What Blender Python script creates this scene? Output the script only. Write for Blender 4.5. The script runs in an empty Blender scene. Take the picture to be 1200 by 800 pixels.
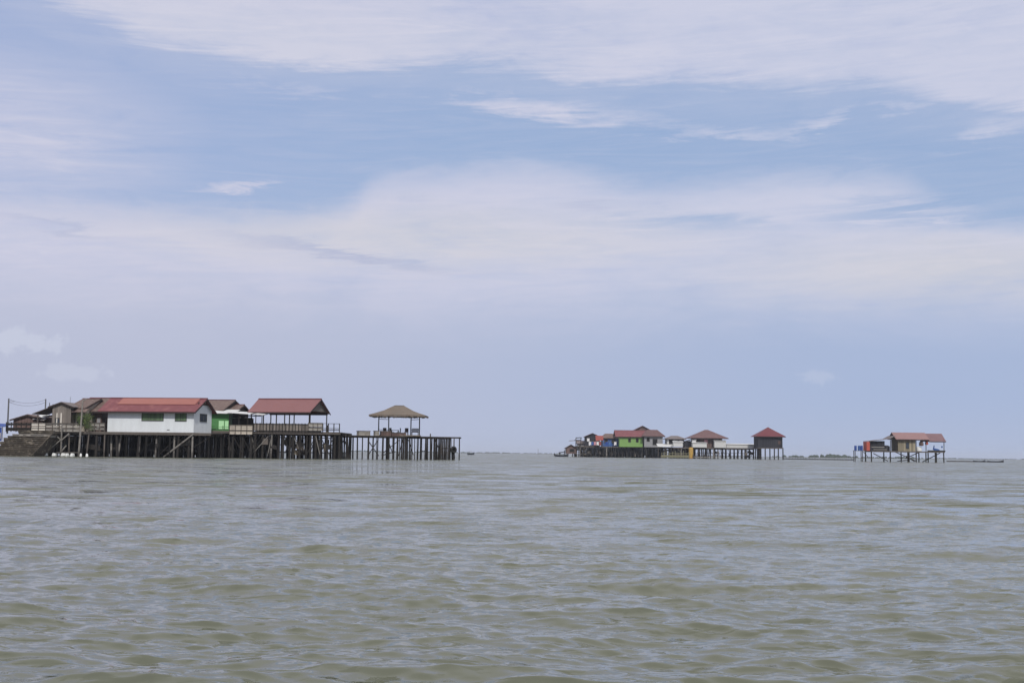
import bpy, math, random
import numpy as np
from mathutils import Vector, Matrix

random.seed(7)
SC = bpy.context.scene
COL = SC.collection
PI = math.pi

# ------------------------------------------------------------------ camera
HC = 1.1                      # eye height over the water, from a small boat
F = 1500.0                    # focal length in pixels of the 1200 px photograph
HV, SL = 530.7, 0.012         # horizon row at the middle column, and its slope
pitch = math.atan((HV - 400) / F)
cam_d = bpy.data.cameras.new("camera")
cam = bpy.data.objects.new("camera", cam_d)
COL.objects.link(cam)
cam_d.sensor_width = 36.0
cam_d.lens = F / 1200 * 36
cam_d.clip_start = 0.05
cam_d.clip_end = 60000
cam.matrix_world = Matrix.Translation((0, 0, HC)) @ (Matrix.Rotation(PI / 2 + pitch, 4, 'X') @ Matrix.Rotation(SL, 4, 'Z'))
SC.camera = cam

# ------------------------------------------------------------------ view, world, sun
SC.view_settings.view_transform = 'Standard'
SC.view_settings.look = 'None'
SC.view_settings.exposure = 0.12
SC.view_settings.gamma = 1
SUN_EL, SUN_AZ = math.radians(40), math.radians(172)   # azimuth clockwise from +Y: behind the camera, a little left
W = bpy.data.worlds.new("World")
SC.world = W
W.use_nodes = True
nt = W.node_tree
nt.nodes.clear()
SKY_STR = 0.1


class NB:
    """small helper to write node maths"""
    def __init__(s, tree): s.t = tree
    def n(s, typ, **kw):
        nd = s.t.nodes.new(typ)
        for k, v in kw.items(): setattr(nd, k, v)
        return nd
    def put(s, sock, v):
        if isinstance(v, bpy.types.NodeSocket): s.t.links.new(v, sock)
        elif v is not None: sock.default_value = v
    def m(s, op, a, b=None, c=None, clamp=False):
        nd = s.n('ShaderNodeMath', operation=op); nd.use_clamp = clamp
        s.put(nd.inputs[0], a); s.put(nd.inputs[1], b); s.put(nd.inputs[2], c)
        return nd.outputs[0]
    def mix(s, f, a, b):
        nd = s.n('ShaderNodeMix', data_type='RGBA')
        s.put(nd.inputs[0], f); s.put(nd.inputs[6], a); s.put(nd.inputs[7], b)
        return nd.outputs[2]
    def xyz(s, x, y, z):
        nd = s.n('ShaderNodeCombineXYZ')
        s.put(nd.inputs[0], x); s.put(nd.inputs[1], y); s.put(nd.inputs[2], z)
        return nd.outputs[0]
    def sep(s, v):
        nd = s.n('ShaderNodeSeparateXYZ'); s.put(nd.inputs[0], v); return nd.outputs
    def noise(s, vec, scale, detail=4, rough=0.5, dist=0.0, out=0):
        nd = s.n('ShaderNodeTexNoise')
        s.put(nd.inputs['Vector'], vec); s.put(nd.inputs['Scale'], scale)
        s.put(nd.inputs['Detail'], detail); s.put(nd.inputs['Roughness'], rough); s.put(nd.inputs['Distortion'], dist)
        return nd.outputs[out]
    def sstep(s, v, a, b, lo=0.0, hi=1.0):
        nd = s.n('ShaderNodeMapRange', interpolation_type='SMOOTHSTEP')
        s.put(nd.inputs[0], v); s.put(nd.inputs[1], a); s.put(nd.inputs[2], b); s.put(nd.inputs[3], lo); s.put(nd.inputs[4], hi)
        return nd.outputs[0]
    def curve(s, x, pts):
        nd = s.n('ShaderNodeFloatCurve')
        c = nd.mapping.curves[0]
        while len(c.points) > 2: c.points.remove(c.points[1])
        c.points[0].location = pts[0]; c.points[1].location = pts[-1]
        for p in pts[1:-1]: c.points.new(*p)
        nd.mapping.update()
        s.put(nd.inputs['Value'], x)
        return nd.outputs[0]


def lin(r, g, b):
    return tuple(((c / 255) / 12.92 if c / 255 < 0.04045 else ((c / 255 + 0.055) / 1.055) ** 2.4) for c in (r, g, b)) + (1.0,)


def skycol(r, g, b):
    c = lin(r, g, b)
    return (c[0] / SKY_STR, c[1] / SKY_STR, c[2] / SKY_STR, 1)


B = NB(nt)
sky = B.n('ShaderNodeTexSky', sky_type='NISHITA')
sky.sun_disc = False
sky.sun_elevation = SUN_EL
sky.sun_rotation = SUN_AZ
sky.dust_density = 2.5
sky.air_density = 1.0
tc = B.n('ShaderNodeTexCoord')
dx, dy, dz = B.sep(tc.outputs['Generated'])[0:3]
az = B.m('ARCTAN2', dx, dy)                      # radians, right positive
el = B.m('ARCSINE', dz)
# azimuth 0..1 over +-24 deg, elevation 0..1 over 0..24 deg
A = B.m('MULTIPLY_ADD', az, 180 / PI / 48, 0.5, clamp=True)
E = B.m('MULTIPLY', el, 180 / PI / 24)
vec = B.xyz(B.m('MULTIPLY', az, 57.3 / 24), B.m('MULTIPLY', E, 3.2), 0)        # stretched cloud space
vecf = B.xyz(B.m('MULTIPLY', az, 57.3 / 24), B.m('MULTIPLY', E, 6.0), 3.7)
n1 = B.m('SUBTRACT', B.noise(vec, 2.2, 8, 0.60, 0.7), 0.5)
n2 = B.m('SUBTRACT', B.noise(vecf, 5.0, 9, 0.66, 0.9), 0.5)
# fine drawn-out fibres, sheared so that they rise to the right
azs_ = B.m('MULTIPLY', az, 2.4); els_ = B.m('MULTIPLY', B.m('ADD', E, B.m('MULTIPLY', az, -0.10)), 13.0)
n3 = B.m('SUBTRACT', B.noise(B.xyz(azs_, els_, 9.1), 3.0, 10, 0.72, 1.4), 0.5)
n4 = B.m('SUBTRACT', B.noise(B.xyz(B.m('MULTIPLY', az, 7.0), B.m('MULTIPLY', E, 9.0), 4.4), 3.5, 8, 0.65, 0.5), 0.5)

def PA(u):  # photo column -> curve abscissa
    return math.degrees(math.atan((u - 600) / F)) / 48 + 0.5
def PE(u, v):  # photo row -> elevation fraction
    d = HV + SL * (u - 600) - v
    return math.degrees(math.atan(d / math.hypot(F, u - 600))) / 24


warp = B.m('ADD', B.m('MULTIPLY', n1, 0.06), B.m('ADD', B.m('MULTIPLY', n2, 0.06), B.m('MULTIPLY', n3, 0.07)))
Ew = B.m('ADD', E, warp)
# upper bank: everything above its lower edge
e1 = B.curve(A, [(0, PE(0, -60)), (PA(60), PE(60, 15)), (PA(210), PE(210, 62)), (PA(420), PE(420, 82)), (PA(560), PE(560, 84)),
                 (PA(700), PE(700, 98)), (PA(870), PE(870, 106)), (PA(1060), PE(1060, 112)), (PA(1190), PE(1190, 140)), (1, PE(1200, 150))])
up = B.sstep(B.m('SUBTRACT', Ew, e1), -0.020, 0.045)
upsoft = B.sstep(B.m('SUBTRACT', Ew, e1), -0.15, 0.05)
# middle bank: everything below its upper edge
e2 = B.curve(A, [(0, PE(0, 205)), (PA(120), PE(120, 224)), (PA(330), PE(330, 236)), (PA(400), PE(400, 224)), (PA(440), PE(440, 196)), (PA(520), PE(520, 186)),
                 (PA(640), PE(640, 180)), (PA(760), PE(760, 202)), (PA(930), PE(930, 190)), (PA(1060), PE(1060, 196)), (PA(1120), PE(1120, 222)), (1, PE(1200, 245))])
mid = B.sstep(B.m('SUBTRACT', e2, B.m('ADD', E, B.m('ADD', B.m('MULTIPLY', n1, 0.03), B.m('ADD', B.m('MULTIPLY', n3, 0.06), B.m('MULTIPLY', n4, 0.06))))), -0.030, 0.062)
def blob(u, v, ru, rv, k=1.0, tilt=0.0, sharp=(1.0, 0.0)):
    a = B.m('SUBTRACT', az, math.atan((u - 600) / F))
    e = B.m('SUBTRACT', B.m('MULTIPLY', Ew, 24 * PI / 180), PE(u, v) * 24 * PI / 180)
    if tilt: e = B.m('SUBTRACT', e, B.m('MULTIPLY', a, tilt))
    a = B.m('DIVIDE', a, ru / F); e = B.m('DIVIDE', e, rv / F)
    r = B.m('SQRT', B.m('ADD', B.m('MULTIPLY', a, a), B.m('MULTIPLY', e, e)))
    return B.m('MULTIPLY', B.sstep(r, sharp[0], sharp[1]), k)
# blue pockets inside the middle bank
pocket = B.m('MAXIMUM', blob(1130, 240, 240, 34, 0.9), B.m('MAXIMUM', blob(830, 258, 190, 16, 0.55), blob(760, 215, 150, 12, 0.35)))
pocket = B.m('MULTIPLY', pocket, B.sstep(n3, 0.22, -0.10))
mid = B.m('MULTIPLY', mid, B.m('SUBTRACT', 1.0, pocket))
# wispy arcs in the blue gap, and the faint veil at the left
wisp = B.m('MAXIMUM', blob(640, 118, 300, 26, 0.95, -0.12), B.m('MAXIMUM', blob(830, 150, 190, 16, 0.8, -0.02), blob(975, 132, 110, 15, 0.8, 0.22)))
wisp = B.m('MAXIMUM', wisp, blob(1170, 150, 110, 34, 0.9, 0.1))
wisp = B.m('MAXIMUM', wisp, blob(1060, 120, 120, 16, 0.8, 0.0))
wisp = B.m('MAXIMUM', wisp, blob(265, 214, 110, 11, 1.0, 0.12))
wisp = B.m('MAXIMUM', wisp, blob(330, 95, 260, 34, 0.5, -0.05))
wisp = B.m('MULTIPLY', wisp, B.sstep(B.m('ADD', n3, B.m('MULTIPLY', n4, 0.6)), -0.26, 0.14))
veil = B.m('MAXIMUM', blob(-30, 140, 360, 150, 0.85), blob(380, 20, 520, 110, 0.45))
veil = B.m('MULTIPLY', veil, B.sstep(B.m('ADD', n2, n3), -0.45, 0.2, 0.45, 1.0))
dens = B.m('MAXIMUM', B.m('MAXIMUM', up, mid), B.m('MAXIMUM', wisp, B.m('MAXIMUM', veil, B.m('MULTIPLY', upsoft, 0.42))))
dens = B.m('MAXIMUM', dens, B.sstep(n3, -0.3, 0.3, 0.06, 0.28))
dens = B.m('MULTIPLY', dens, B.m('ADD', 0.93, B.m('MULTIPLY', B.m('ADD', n1, B.m('ADD', n3, B.m('MULTIPLY', n4, 0.6))), 0.60)), clamp=True)
# cloud colour: lilac white, a little warmer low on the right, cooler on the underside
ccol = B.mix(B.sstep(A, 0.15, 0.85), skycol(197, 198, 217), skycol(194, 198, 218))
ccol = B.mix(B.m('MAXIMUM', blob(1130, 315, 420, 70, 0.8), blob(480, 275, 560, 60, 0.7)), ccol, skycol(203, 202, 209))
ccol = B.mix(blob(250, 30, 620, 80, 0.35), ccol, skycol(202, 205, 217))
shade = B.m('MAXIMUM', blob(400, 297, 210, 10, 0.75, -0.13), B.m('MAXIMUM', blob(60, 265, 110, 8, 0.5, -0.1), blob(690, 235, 60, 6, 0.4)))
ccol = B.mix(shade, ccol, skycol(172, 178, 204))
ccol = B.mix(B.sstep(B.m('ADD', n1, n2), 0.0, -0.5, 0.0, 0.55), ccol, skycol(172, 180, 212))
blue = B.mix(0.72, sky.outputs[0], B.mix(B.sstep(A, 0.0, 0.5), skycol(157, 173, 213), skycol(145, 169, 209)))
col = B.mix(dens, blue, ccol)
# unseen brighter sky overhead, added to lighten the water's reflections
col = B.mix(B.sstep(E, 0.95, 1.8, 0.0, 0.85), col, skycol(228, 228, 224))
col = B.mix(B.m('MULTIPLY', B.sstep(n3, 0.02, 0.30), B.m('MULTIPLY', dens, 0.30)), col, skycol(216, 214, 224))
# haze towards the horizon
hz = B.mix(B.sstep(A, 0.12, 0.88), skycol(178, 184, 206), skycol(160, 176, 207))
hz = B.mix(B.sstep(E, 0.0, 0.12, 0.4, 0.0), hz, skycol(175, 183, 204))
hzf = B.sstep(B.m('ADD', E, B.m('MULTIPLY', n1, 0.12)), 0.36, 0.17)
col = B.mix(B.m('MULTIPLY', hzf, 0.94), col, hz)
# small cumulus heads low at the left, one faint at the right
def cumulus(u, v, ru, rv, k, seed):
    nz = B.noise(B.xyz(B.m('MULTIPLY', az, 1.0), B.m('MULTIPLY', el, 1.2), seed), 75, 7, 0.65)
    a = B.m('DIVIDE', B.m('SUBTRACT', az, math.atan((u - 600) / F)), ru / F)
    e = B.m('DIVIDE', B.m('SUBTRACT', el, PE(u, v) * 24 * PI / 180), rv / F)
    r = B.m('SQRT', B.m('ADD', B.m('MULTIPLY', a, a), B.m('MULTIPLY', e, e)))
    return B.m('MULTIPLY', B.sstep(B.m('SUBTRACT', B.m('ADD', r, B.m('MULTIPLY', nz, 1.7)), 0.85), 0.62, 0.34), k)
cu = B.m('MAXIMUM', cumulus(15, 400, 95, 26, 0.42, 2.0), B.m('MAXIMUM', cumulus(85, 436, 75, 18, 0.28, 5.0), cumulus(960, 441, 42, 16, 0.22, 8.0)))
col = B.mix(cu, col, skycol(202, 207, 222))
# below the horizon the world only lights undersides
bg = B.n('ShaderNodeBackground')
nt.links.new(col, bg.inputs['Color'])
bg.inputs['Strength'].default_value = SKY_STR
wo = B.n('ShaderNodeOutputWorld')
nt.links.new(bg.outputs[0], wo.inputs['Surface'])

sun_d = bpy.data.lights.new("sun", 'SUN')
sun_d.energy = 2.4
sun_d.angle = math.radians(3)
sun_d.color = (1.0, 0.965, 0.91)
sun = bpy.data.objects.new("sun", sun_d)
COL.objects.link(sun)
sdir = Vector((math.sin(SUN_AZ) * math.cos(SUN_EL), math.cos(SUN_AZ) * math.cos(SUN_EL), math.sin(SUN_EL)))
sun.rotation_euler = sdir.to_track_quat('Z', 'Y').to_euler()

# ------------------------------------------------------------------ helpers: places
def hor(u): return HV + SL * (u - 600)
def X(u, D): return (u - 600) / F * D
def Z(u, v, D): return HC + (hor(u) - v) * D / F


# ------------------------------------------------------------------ materials
MATS = {}
def mat(name, col, rough=0.8, var=0.25, scale=1.2, col2=None, f2=(0.5, 0.7), streak=False, metal=0.0, ribs=0.0, axis='X', bump=0.15, spec=0.3, planks=0.0, paxis='Z', tide=False):
    """painted / weathered surface: base colour with large patches, stains and fine grain"""
    m = bpy.data.materials.new(name); m.use_nodes = True
    b = NB(m.node_tree)
    pr = m.node_tree.nodes['Principled BSDF']
    t = b.n('ShaderNodeTexCoord'); g = b.n('ShaderNodeNewGeometry')
    v = t.outputs['Object']
    sx, sy, sz = b.sep(v)[0:3]
    vs = b.xyz(b.m('MULTIPLY', sx, 3.0), b.m('MULTIPLY', sy, 3.0), b.m('MULTIPLY', sz, 0.5)) if streak else v
    n_a = b.noise(vs, scale, 6, 0.6)
    n_b = b.noise(v, scale * 9, 5, 0.65)
    n_c = b.noise(v, scale * 0.35, 3, 0.5)
    k = b.m('ADD', b.m('MULTIPLY', b.m('SUBTRACT', n_a, 0.5), var * 2.2), b.m('MULTIPLY', b.m('SUBTRACT', n_b, 0.5), var * 1.6))
    k = b.m('ADD', k, b.m('MULTIPLY', b.m('SUBTRACT', n_c, 0.5), var))
    k = b.m('ADD', 1.0, k)
    c = tuple(col) + (1,)
    base = c
    if col2:
        base = b.mix(b.sstep(n_a, f2[0], f2[1]), c, tuple(col2) + (1,))
    rnd = b.n('ShaderNodeObjectInfo').outputs['Random']
    k = b.m('MULTIPLY', k, b.m('ADD', 1 - var * 0.4, b.m('MULTIPLY', rnd, var * 0.8)))
    if planks:
        pc = {'X': sx, 'Y': sy, 'Z': sz}[paxis]
        q = b.m('DIVIDE', pc, planks)
        cell = b.m('FLOOR', q)
        wn = b.n('ShaderNodeTexWhiteNoise'); wn.noise_dimensions = '1D'
        b.put(wn.inputs['W'], cell)
        k = b.m('MULTIPLY', k, b.m('ADD', 0.72, b.m('MULTIPLY', wn.outputs['Value'], 0.56)))
        fr = b.m('SUBTRACT', q, cell)
        gap = b.m('MULTIPLY', b.sstep(fr, 0.0, 0.10), b.sstep(fr, 1.0, 0.93))
        k = b.m('MULTIPLY', k, b.m('ADD', 0.35, b.m('MULTIPLY', gap, 0.65)))
    if tide:      # wet, weed-stained band up to the high-water mark
        wz_ = b.sep(g.outputs['Position'])[2]
        k = b.m('MULTIPLY', k, b.sstep(b.m('ADD', wz_, b.m('MULTIPLY', n_b, 0.5)), 0.75, 1.25, 0.42, 1.0))
    vm = b.n('ShaderNodeVectorMath', operation='SCALE')
    if isinstance(base, tuple): vm.inputs[0].default_value = base[:3]
    else: b.put(vm.inputs[0], base)
    b.put(vm.inputs['Scale'], k)
    b.put(pr.inputs['Base Color'], vm.outputs[0])
    pr.inputs['Roughness'].default_value = rough
    pr.inputs['Metallic'].default_value = metal
    pr.inputs['Specular IOR Level'].default_value = spec
    h = b.m('MULTIPLY', n_b, 0.02)
    if ribs:
        ax = {'X': sx, 'Y': sy, 'Z': sz}[axis]
        h = b.m('ADD', h, b.m('MULTIPLY', b.m('SINE', b.m('MULTIPLY', ax, 2 * PI / ribs)), ribs * 0.12))
    bp = b.n('ShaderNodeBump'); bp.inputs['Strength'].default_value = min(1, bump * 3); bp.inputs['Distance'].default_value = 1.0
    b.put(bp.inputs['Height'], h); b.put(pr.inputs['Normal'], bp.outputs[0])
    MATS[name] = m
    return m


M = MATS
mat('white_paint', (.64, .67, .69), .7, .13, .6, (.50, .54, .56), (.60, .85), streak=True)
mat('white_trim', (.50, .50, .49), .7, .12, 1)
mat('red_roof', (.155, .046, .054), .6, .26, .5, (.20, .08, .08), (.5, .7), streak=True, ribs=.25)
mat('faded_red_sheet', (.31, .115, .095), .55, .2, .5, (.28, .11, .095), streak=True, ribs=.25)
mat('pink_red_roof', (.20, .088, .09), .6, .22, .5, (.175, .08, .085), streak=True, ribs=.25)
mat('dusty_pink_roof', (.24, .14, .138), .7, .2, .6, (.20, .125, .12), streak=True, ribs=.25)
mat('dusty_mauve_roof', (.17, .10, .108), .7, .14, .6, ribs=.25)
mat('deep_red_roof', (.14, .032, .042), .6, .15, .6)
mat('maroon_roof', (.12, .062, .062), .6, .22, .6, (.155, .095, .09), streak=True, ribs=.25)
mat('brown_roof', (.13, .088, .078), .75, .25, .8, (.19, .145, .13), streak=True, ribs=.2)
mat('grey_roof', (.17, .145, .145), .75, .25, .8, (.11, .075, .06), ribs=.2)
mat('white_sheet_roof', (.62, .62, .62), .5, .08, .7, ribs=.2)
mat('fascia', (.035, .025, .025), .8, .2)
mat('ridge_cap', (.13, .04, .045), .7, .2)
mat('grey_plank', (.20, .175, .155), .85, .25, 1.2, (.12, .10, .09), streak=True, planks=.22, paxis='X')
mat('grey_board', (.28, .26, .235), .85, .25, 1.0, (.17, .15, .13), planks=.24, paxis='Z')
mat('pale_board', (.44, .39, .33), .85, .2, 1.0, (.30, .26, .22), planks=.30, paxis='Z')
mat('white_board', (.62, .58, .52), .8, .12, 1.0)
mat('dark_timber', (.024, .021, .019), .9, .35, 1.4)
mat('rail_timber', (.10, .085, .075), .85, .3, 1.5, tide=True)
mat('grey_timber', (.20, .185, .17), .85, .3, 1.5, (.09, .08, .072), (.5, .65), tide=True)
mat('shade_black_timber', (.008, .0075, .007), .95, .4, 1.0)  # near black: under-deck shade put into the timber colour
mat('deck_plank', (.17, .145, .12), .9, .25, 1.0, planks=.2, paxis='X')
mat('step_timber', (.08, .067, .053), .9, .5, 1.6, (.19, .165, .13), (.52, .66))
mat('thatch', (.155, .13, .11), .95, .4, 2.2, (.14, .105, .08), (.48, .62), streak=True, bump=.3)
mat('green_wall', (.065, .20, .065), .7, .12, .8)
mat('lime_wall', (.17, .30, .085), .7, .08, .8)
mat('mint_wall', (.42, .72, .40), .7, .08, .8)
mat('blue_wall', (.03, .085, .26), .7, .15, .8, (.07, .16, .36))
mat('green_curtain', (.095, .145, .08), .8, .12, 2, planks=.16, paxis='X')
mat('window_glass', (.035, .045, .06), .12, .1, 2, spec=.5)
mat('window_frame', (.055, .05, .045), .7, .2)
mat('opening_shade', (.012, .011, .011), .95, .2)  # flat dark plates: interior shade put into the colour
mat('tan_wall', (.27, .235, .165), .85, .15, 1, planks=.5, paxis='X')
mat('brown_wall', (.13, .085, .075), .85, .2, 1, planks=.4, paxis='X')
mat('dark_wall', (.030, .030, .038), .85, .25, 1, planks=.3, paxis='X')
mat('grey_wall', (.26, .26, .27), .85, .15, 1)
mat('brick_red', (.40, .085, .06), .75, .2, 1)
mat('orange_cloth', (.24, .06, .05), .85, .1, 1)
mat('white_cloth', (.66, .65, .66), .85, .08, 1)
mat('pink_cloth', (.52, .25, .28), .85, .1, 1)
mat('blue_tarp', (.02, .06, .26), .55, .15, 1)
mat('yellow_paint', (.42, .26, .06), .6, .1, 1)
mat('foliage', (.055, .085, .025), .7, .5, 3, (.12, .16, .04), (.5, .6))
mat('young_leaf', (.33, .42, .16), .6, .3, 3)
mat('bark', (.10, .075, .055), .9, .3, 2)
mat('foam', (.70, .71, .70), .7, .08, 2)
mat('far_green', (.035, .05, .03), .95, .3, .05)
mat('far_earth', (.10, .10, .085), .95, .3, .05)
mat('hull_dark', (.03, .032, .04), .6, .2, 1)
mat('plastic_dark', (.05, .035, .03), .5, .2, 1)
mat('rubber', (.02, .02, .02), .8, .2, 2)
mat('rope', (.25, .22, .17), .9, .2, 2)
mat('yellow_rail', (.17, .16, .10), .8, .2, 1)
mat('metal_pole', (.12, .12, .125), .5, .2, 1, metal=.3)


# ------------------------------------------------------------------ helpers: meshes
class MB:
    def __init__(s): s.v = []; s.f = []
    def add(s, vs, fs):
        o = len(s.v); s.v += [tuple(p) for p in vs]; s.f += [tuple(i + o for i in f) for f in fs]; return s
    def box(s, x0, x1, y0, y1, z0, z1):
        return s.add([(x0, y0, z0), (x1, y0, z0), (x1, y1, z0), (x0, y1, z0), (x0, y0, z1), (x1, y0, z1), (x1, y1, z1), (x0, y1, z1)],
                     [(0, 3, 2, 1), (4, 5, 6, 7), (0, 1, 5, 4), (1, 2, 6, 5), (2, 3, 7, 6), (3, 0, 4, 7)])
    def tube(s, p, q, r, r2=None, n=7, cap=True):
        p = Vector(p); q = Vector(q); d = (q - p).normalized()
        a = d.orthogonal().normalized(); b = d.cross(a)
        r2 = r if r2 is None else r2
        vs = []
        for c, rr in ((p, r), (q, r2)):
            for i in range(n):
                t = 2 * PI * i / n
                vs.append(c + (a * math.cos(t) + b * math.sin(t)) * rr)
        fs = [(i, (i + 1) % n, n + (i + 1) % n, n + i) for i in range(n)]
        if cap: fs += [tuple(range(n))[::-1], tuple(range(n, 2 * n))]
        return s.add(vs, fs)
    def bar(s, p, q, w, h):
        p = Vector(p); q = Vector(q); d = (q - p).normalized()
        up = Vector((0, 0, 1)) if abs(d.z) < 0.95 else Vector((0, 1, 0))
        a = d.cross(up).normalized() * w / 2; b = a.cross(d).normalized() * h / 2
        vs = [p - a - b, p + a - b, p + a + b, p - a + b, q - a - b, q + a - b, q + a + b, q - a + b]
        return s.add(vs, [(0, 3, 2, 1), (4, 5, 6, 7), (0, 1, 5, 4), (1, 2, 6, 5), (2, 3, 7, 6), (3, 0, 4, 7)])
    def slab(s, quad, t):
        """a sheet of thickness t below a 3- or 4-cornered face"""
        n = len(quad); q = [Vector(p) for p in quad]
        nr = (q[1] - q[0]).cross(q[2] - q[0]).normalized()
        if nr.z < 0: q = q[::-1]; nr = -nr
        vs = q + [p - nr * t for p in q]
        fs = [tuple(range(n)), tuple(range(n, 2 * n))[::-1]] + [(i, n + i, n + (i + 1) % n, (i + 1) % n) for i in range(n)]
        return s.add(vs, fs)
    def lathe(s, prof, c=(0, 0, 0), n=12):
        vs = []
        for r, z in prof:
            for i in range(n):
                t = 2 * PI * i / n; vs.append((c[0] + r * math.cos(t), c[1] + r * math.sin(t), c[2] + z))
        fs = []
        for k in range(len(prof) - 1):
            for i in range(n):
                j = (i + 1) % n; fs.append((k * n + i, k * n + j, (k + 1) * n + j, (k + 1) * n + i))
        fs += [tuple(range(n))[::-1], tuple(range((len(prof) - 1) * n, len(prof) * n))]
        return s.add(vs, fs)
    def build(s, name, m, parent=None, smooth=False, label=None):
        me = bpy.data.meshes.new(name); me.from_pydata(s.v, [], s.f); me.update()
        me.materials.append(M[m] if isinstance(m, str) else m)
        if smooth: me.shade_smooth()
        o = bpy.data.objects.new(name, me); COL.objects.link(o)
        if parent is not None: o.parent = parent
        if label: o['label'] = label
        return o


def tag(o, label, cat, group=None, kind=None):
    if label: o['label'] = label
    if cat: o['category'] = cat
    if group: o['group'] = group
    if kind: o['kind'] = kind
    return o


def thing(name, label, cat, loc, yaw=0.0, group=None):
    o = bpy.data.objects.new(name, None); COL.objects.link(o)
    o.empty_display_size = .3
    o.location = loc; o.rotation_euler = (0, 0, -yaw)
    return tag(o, label, cat, group)


def clone(root, loc=None, yaw=None, label=None):
    r = root.copy(); COL.objects.link(r)
    for ch in [c for c in bpy.data.objects if c.parent == root]:
        c = ch.copy(); COL.objects.link(c); c.parent = r
        for g in [g for g in bpy.data.objects if g.parent == ch]:
            d = g.copy(); COL.objects.link(d); d.parent = c
    if loc is not None: r.location = loc
    if yaw is not None: r.rotation_euler = (0, 0, -yaw)
    if label: r['label'] = label
    return r


def span(uL, uR, D, yaw):
    """length of a front running left from the column uR at distance D, turned by yaw, to reach the column uL"""
    x0 = X(uR, D); k = (uL - 600) / F
    return (x0 - k * D) / (math.cos(yaw) + k * math.sin(yaw))


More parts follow.
